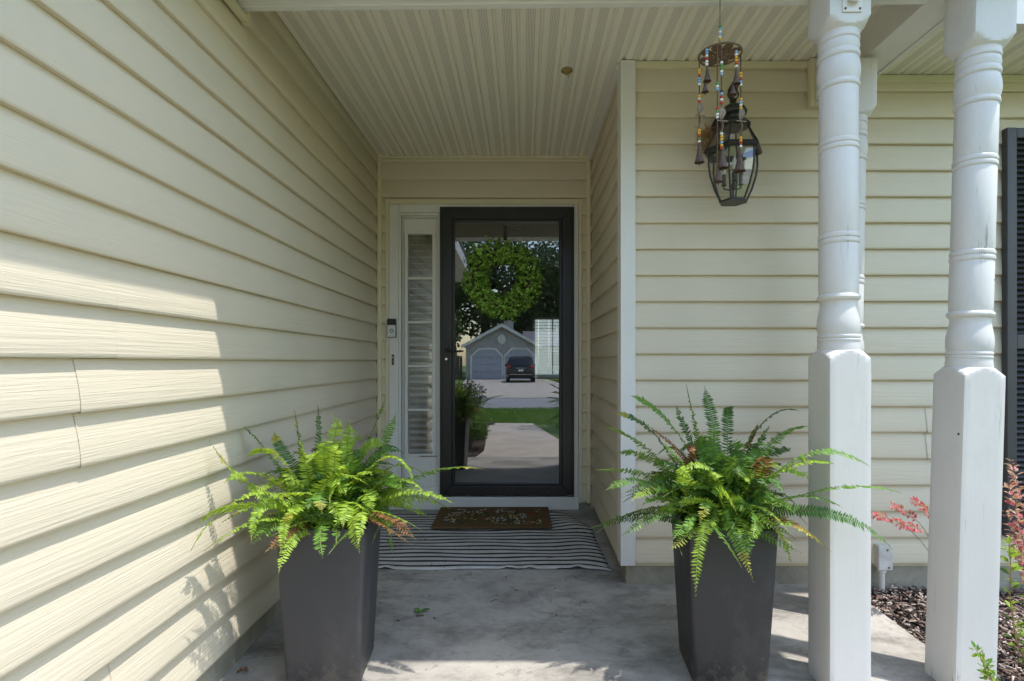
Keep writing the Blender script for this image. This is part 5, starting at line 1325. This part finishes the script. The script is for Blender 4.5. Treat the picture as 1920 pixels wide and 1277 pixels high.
# trees, shrubs
def crown_cards(lobes, n, size, seed):
    rs = np.random.RandomState(seed); C = []; Nn = []
    tot = sum(l[3] ** 2 for l in lobes)
    for (x, y, z, r) in lobes:
        k = int(n * r * r / tot); d = rs.normal(0, 1, (k, 3)); d /= np.linalg.norm(d, axis=1)[:, None]
        rr = r * rs.uniform(.45, 1.08, k) ** .6
        C.append(np.array((x, y, z)) + d * rr[:, None] * np.array((1, 1, .85))); Nn.append(d + np.array((0, 0, .4)))
    C = np.concatenate(C); Nn = np.concatenate(Nn)
    return leaf_cards(C, Nn, rs.uniform(.6, 1.2, len(C)) * size, .6, .7)
def tree(loc, h, r, label, mat, seed, n=5200, size=.42, base=.35, group='trees across the street'):
    rs = random.Random(seed); t = thing('leafy_tree', label, 'tree', loc, group)
    x, y, z = loc; tr = h * .035
    tk = MB().tube([(x, y, z), (x + rs.uniform(-.2, .2), y, z + h * .2), (x + rs.uniform(-.4, .4), y, z + h * .45), (x + rs.uniform(-.5, .5), y, z + h * .75)], [tr * 1.3, tr, tr * .8, tr * .3], 10).build('trunk', M['bark'], t, smooth=True)
    lobes = []
    for k in range(13):
        a = rs.uniform(0, 6.28); q = rs.uniform(.1, .75) * r; zz = z + h * (base + (1 - base) * rs.uniform(.12, .92)); lr = r * rs.uniform(.32, .52)
        lobes.append((x + q * math.cos(a), y + q * math.sin(a), min(zz, z + h - lr * .7), lr))
        if k < 6: MB().tube([(x, y, z + h * .35), ((x * 2 + lobes[-1][0]) / 3, (y * 2 + lobes[-1][1]) / 3, z + h * .5), lobes[-1][:3]], [tr * .5, tr * .35, tr * .12], 6).build('limb', M['bark'], tk)
    V, Fa = crown_cards(lobes, n, size, seed); o = fobj('crown', V, Fa, mat, t); o['kind'] = 'stuff'
    return t
for k, (x, y, h, r, mt_, lb) in enumerate((
        (-9.5, -46, 13, 5.0, 'treea', 'tall dark leafy tree behind the garage, left of its gable in the glass'),
        (-3.0, -50, 15, 5.5, 'treea', 'tallest dark tree standing right behind the garage gable'),
        (3.6, -47, 13.5, 5.0, 'treea', 'dark tree behind the garage side wing, mirrored under the wreath'),
        (9.5, -45, 12.5, 4.8, 'treeb', 'bright green tree behind the far end of the garage side wing'),
        (-15.5, -44, 12, 4.6, 'treea', 'dark tree far left behind the wooden side fence'),
        (15.5, -48, 13, 5.0, 'treea', 'dark tree at the far right end of the trees across the street'),
        (0.5, -56, 19, 7.0, 'treea', 'very tall tree filling the sky behind the other trees'),
        (-7.5, -57, 18, 7.0, 'treeb', 'tall pale tree behind and left of the garage gable'))):
    tree((x, y, GZ - .05), h, r, lb, M[mt_], 40 + k, 5200, .50, .18)
tree((2.5, -3.3, -.26), 4.2, 1.25, 'small leafy tree on the front lawn beside the walk', M['treeb'], 71, 2600, .13, .40, 'lawn trees')
def shrub(loc, rx, h, mat, label, seed, n, size):
    rs = random.Random(seed); t = thing('rounded_shrub', label, 'shrub', loc, 'shrubs beside the walk'); x, y, z = loc
    for k in range(5):
        a = k * 1.25; MB().tube([(x, y, z), (x + rx * .3 * math.cos(a), y + rx * .3 * math.sin(a), z + h * .4), (x + rx * .6 * math.cos(a), y + rx * .6 * math.sin(a), z + h * .75)], [.012, .009, .004], 6).build('stem', M['bark'], t)
    lobes = [(x + rx * .5 * math.cos(a), y + rx * .5 * math.sin(a), z + h * rs.uniform(.35, .68), rx * rs.uniform(.42, .6)) for a in [rs.uniform(0, 6.28) for _ in range(9)]]
    V, Fa = crown_cards(lobes, n, size, seed); o = fobj('foliage', V, Fa, mat, t); o['kind'] = 'stuff'
shrub((-.90, -1.6, -.2), .44, 1.08, M['shrubd'], 'dark purple-green shrub beside the walk, mirrored in the glass', 81, 2600, .045)
shrub((-.68, .05, -.2), .27, .62, M['shrubl'], 'low light green shrub beside the walk, mirrored in the glass', 82, 2400, .04)
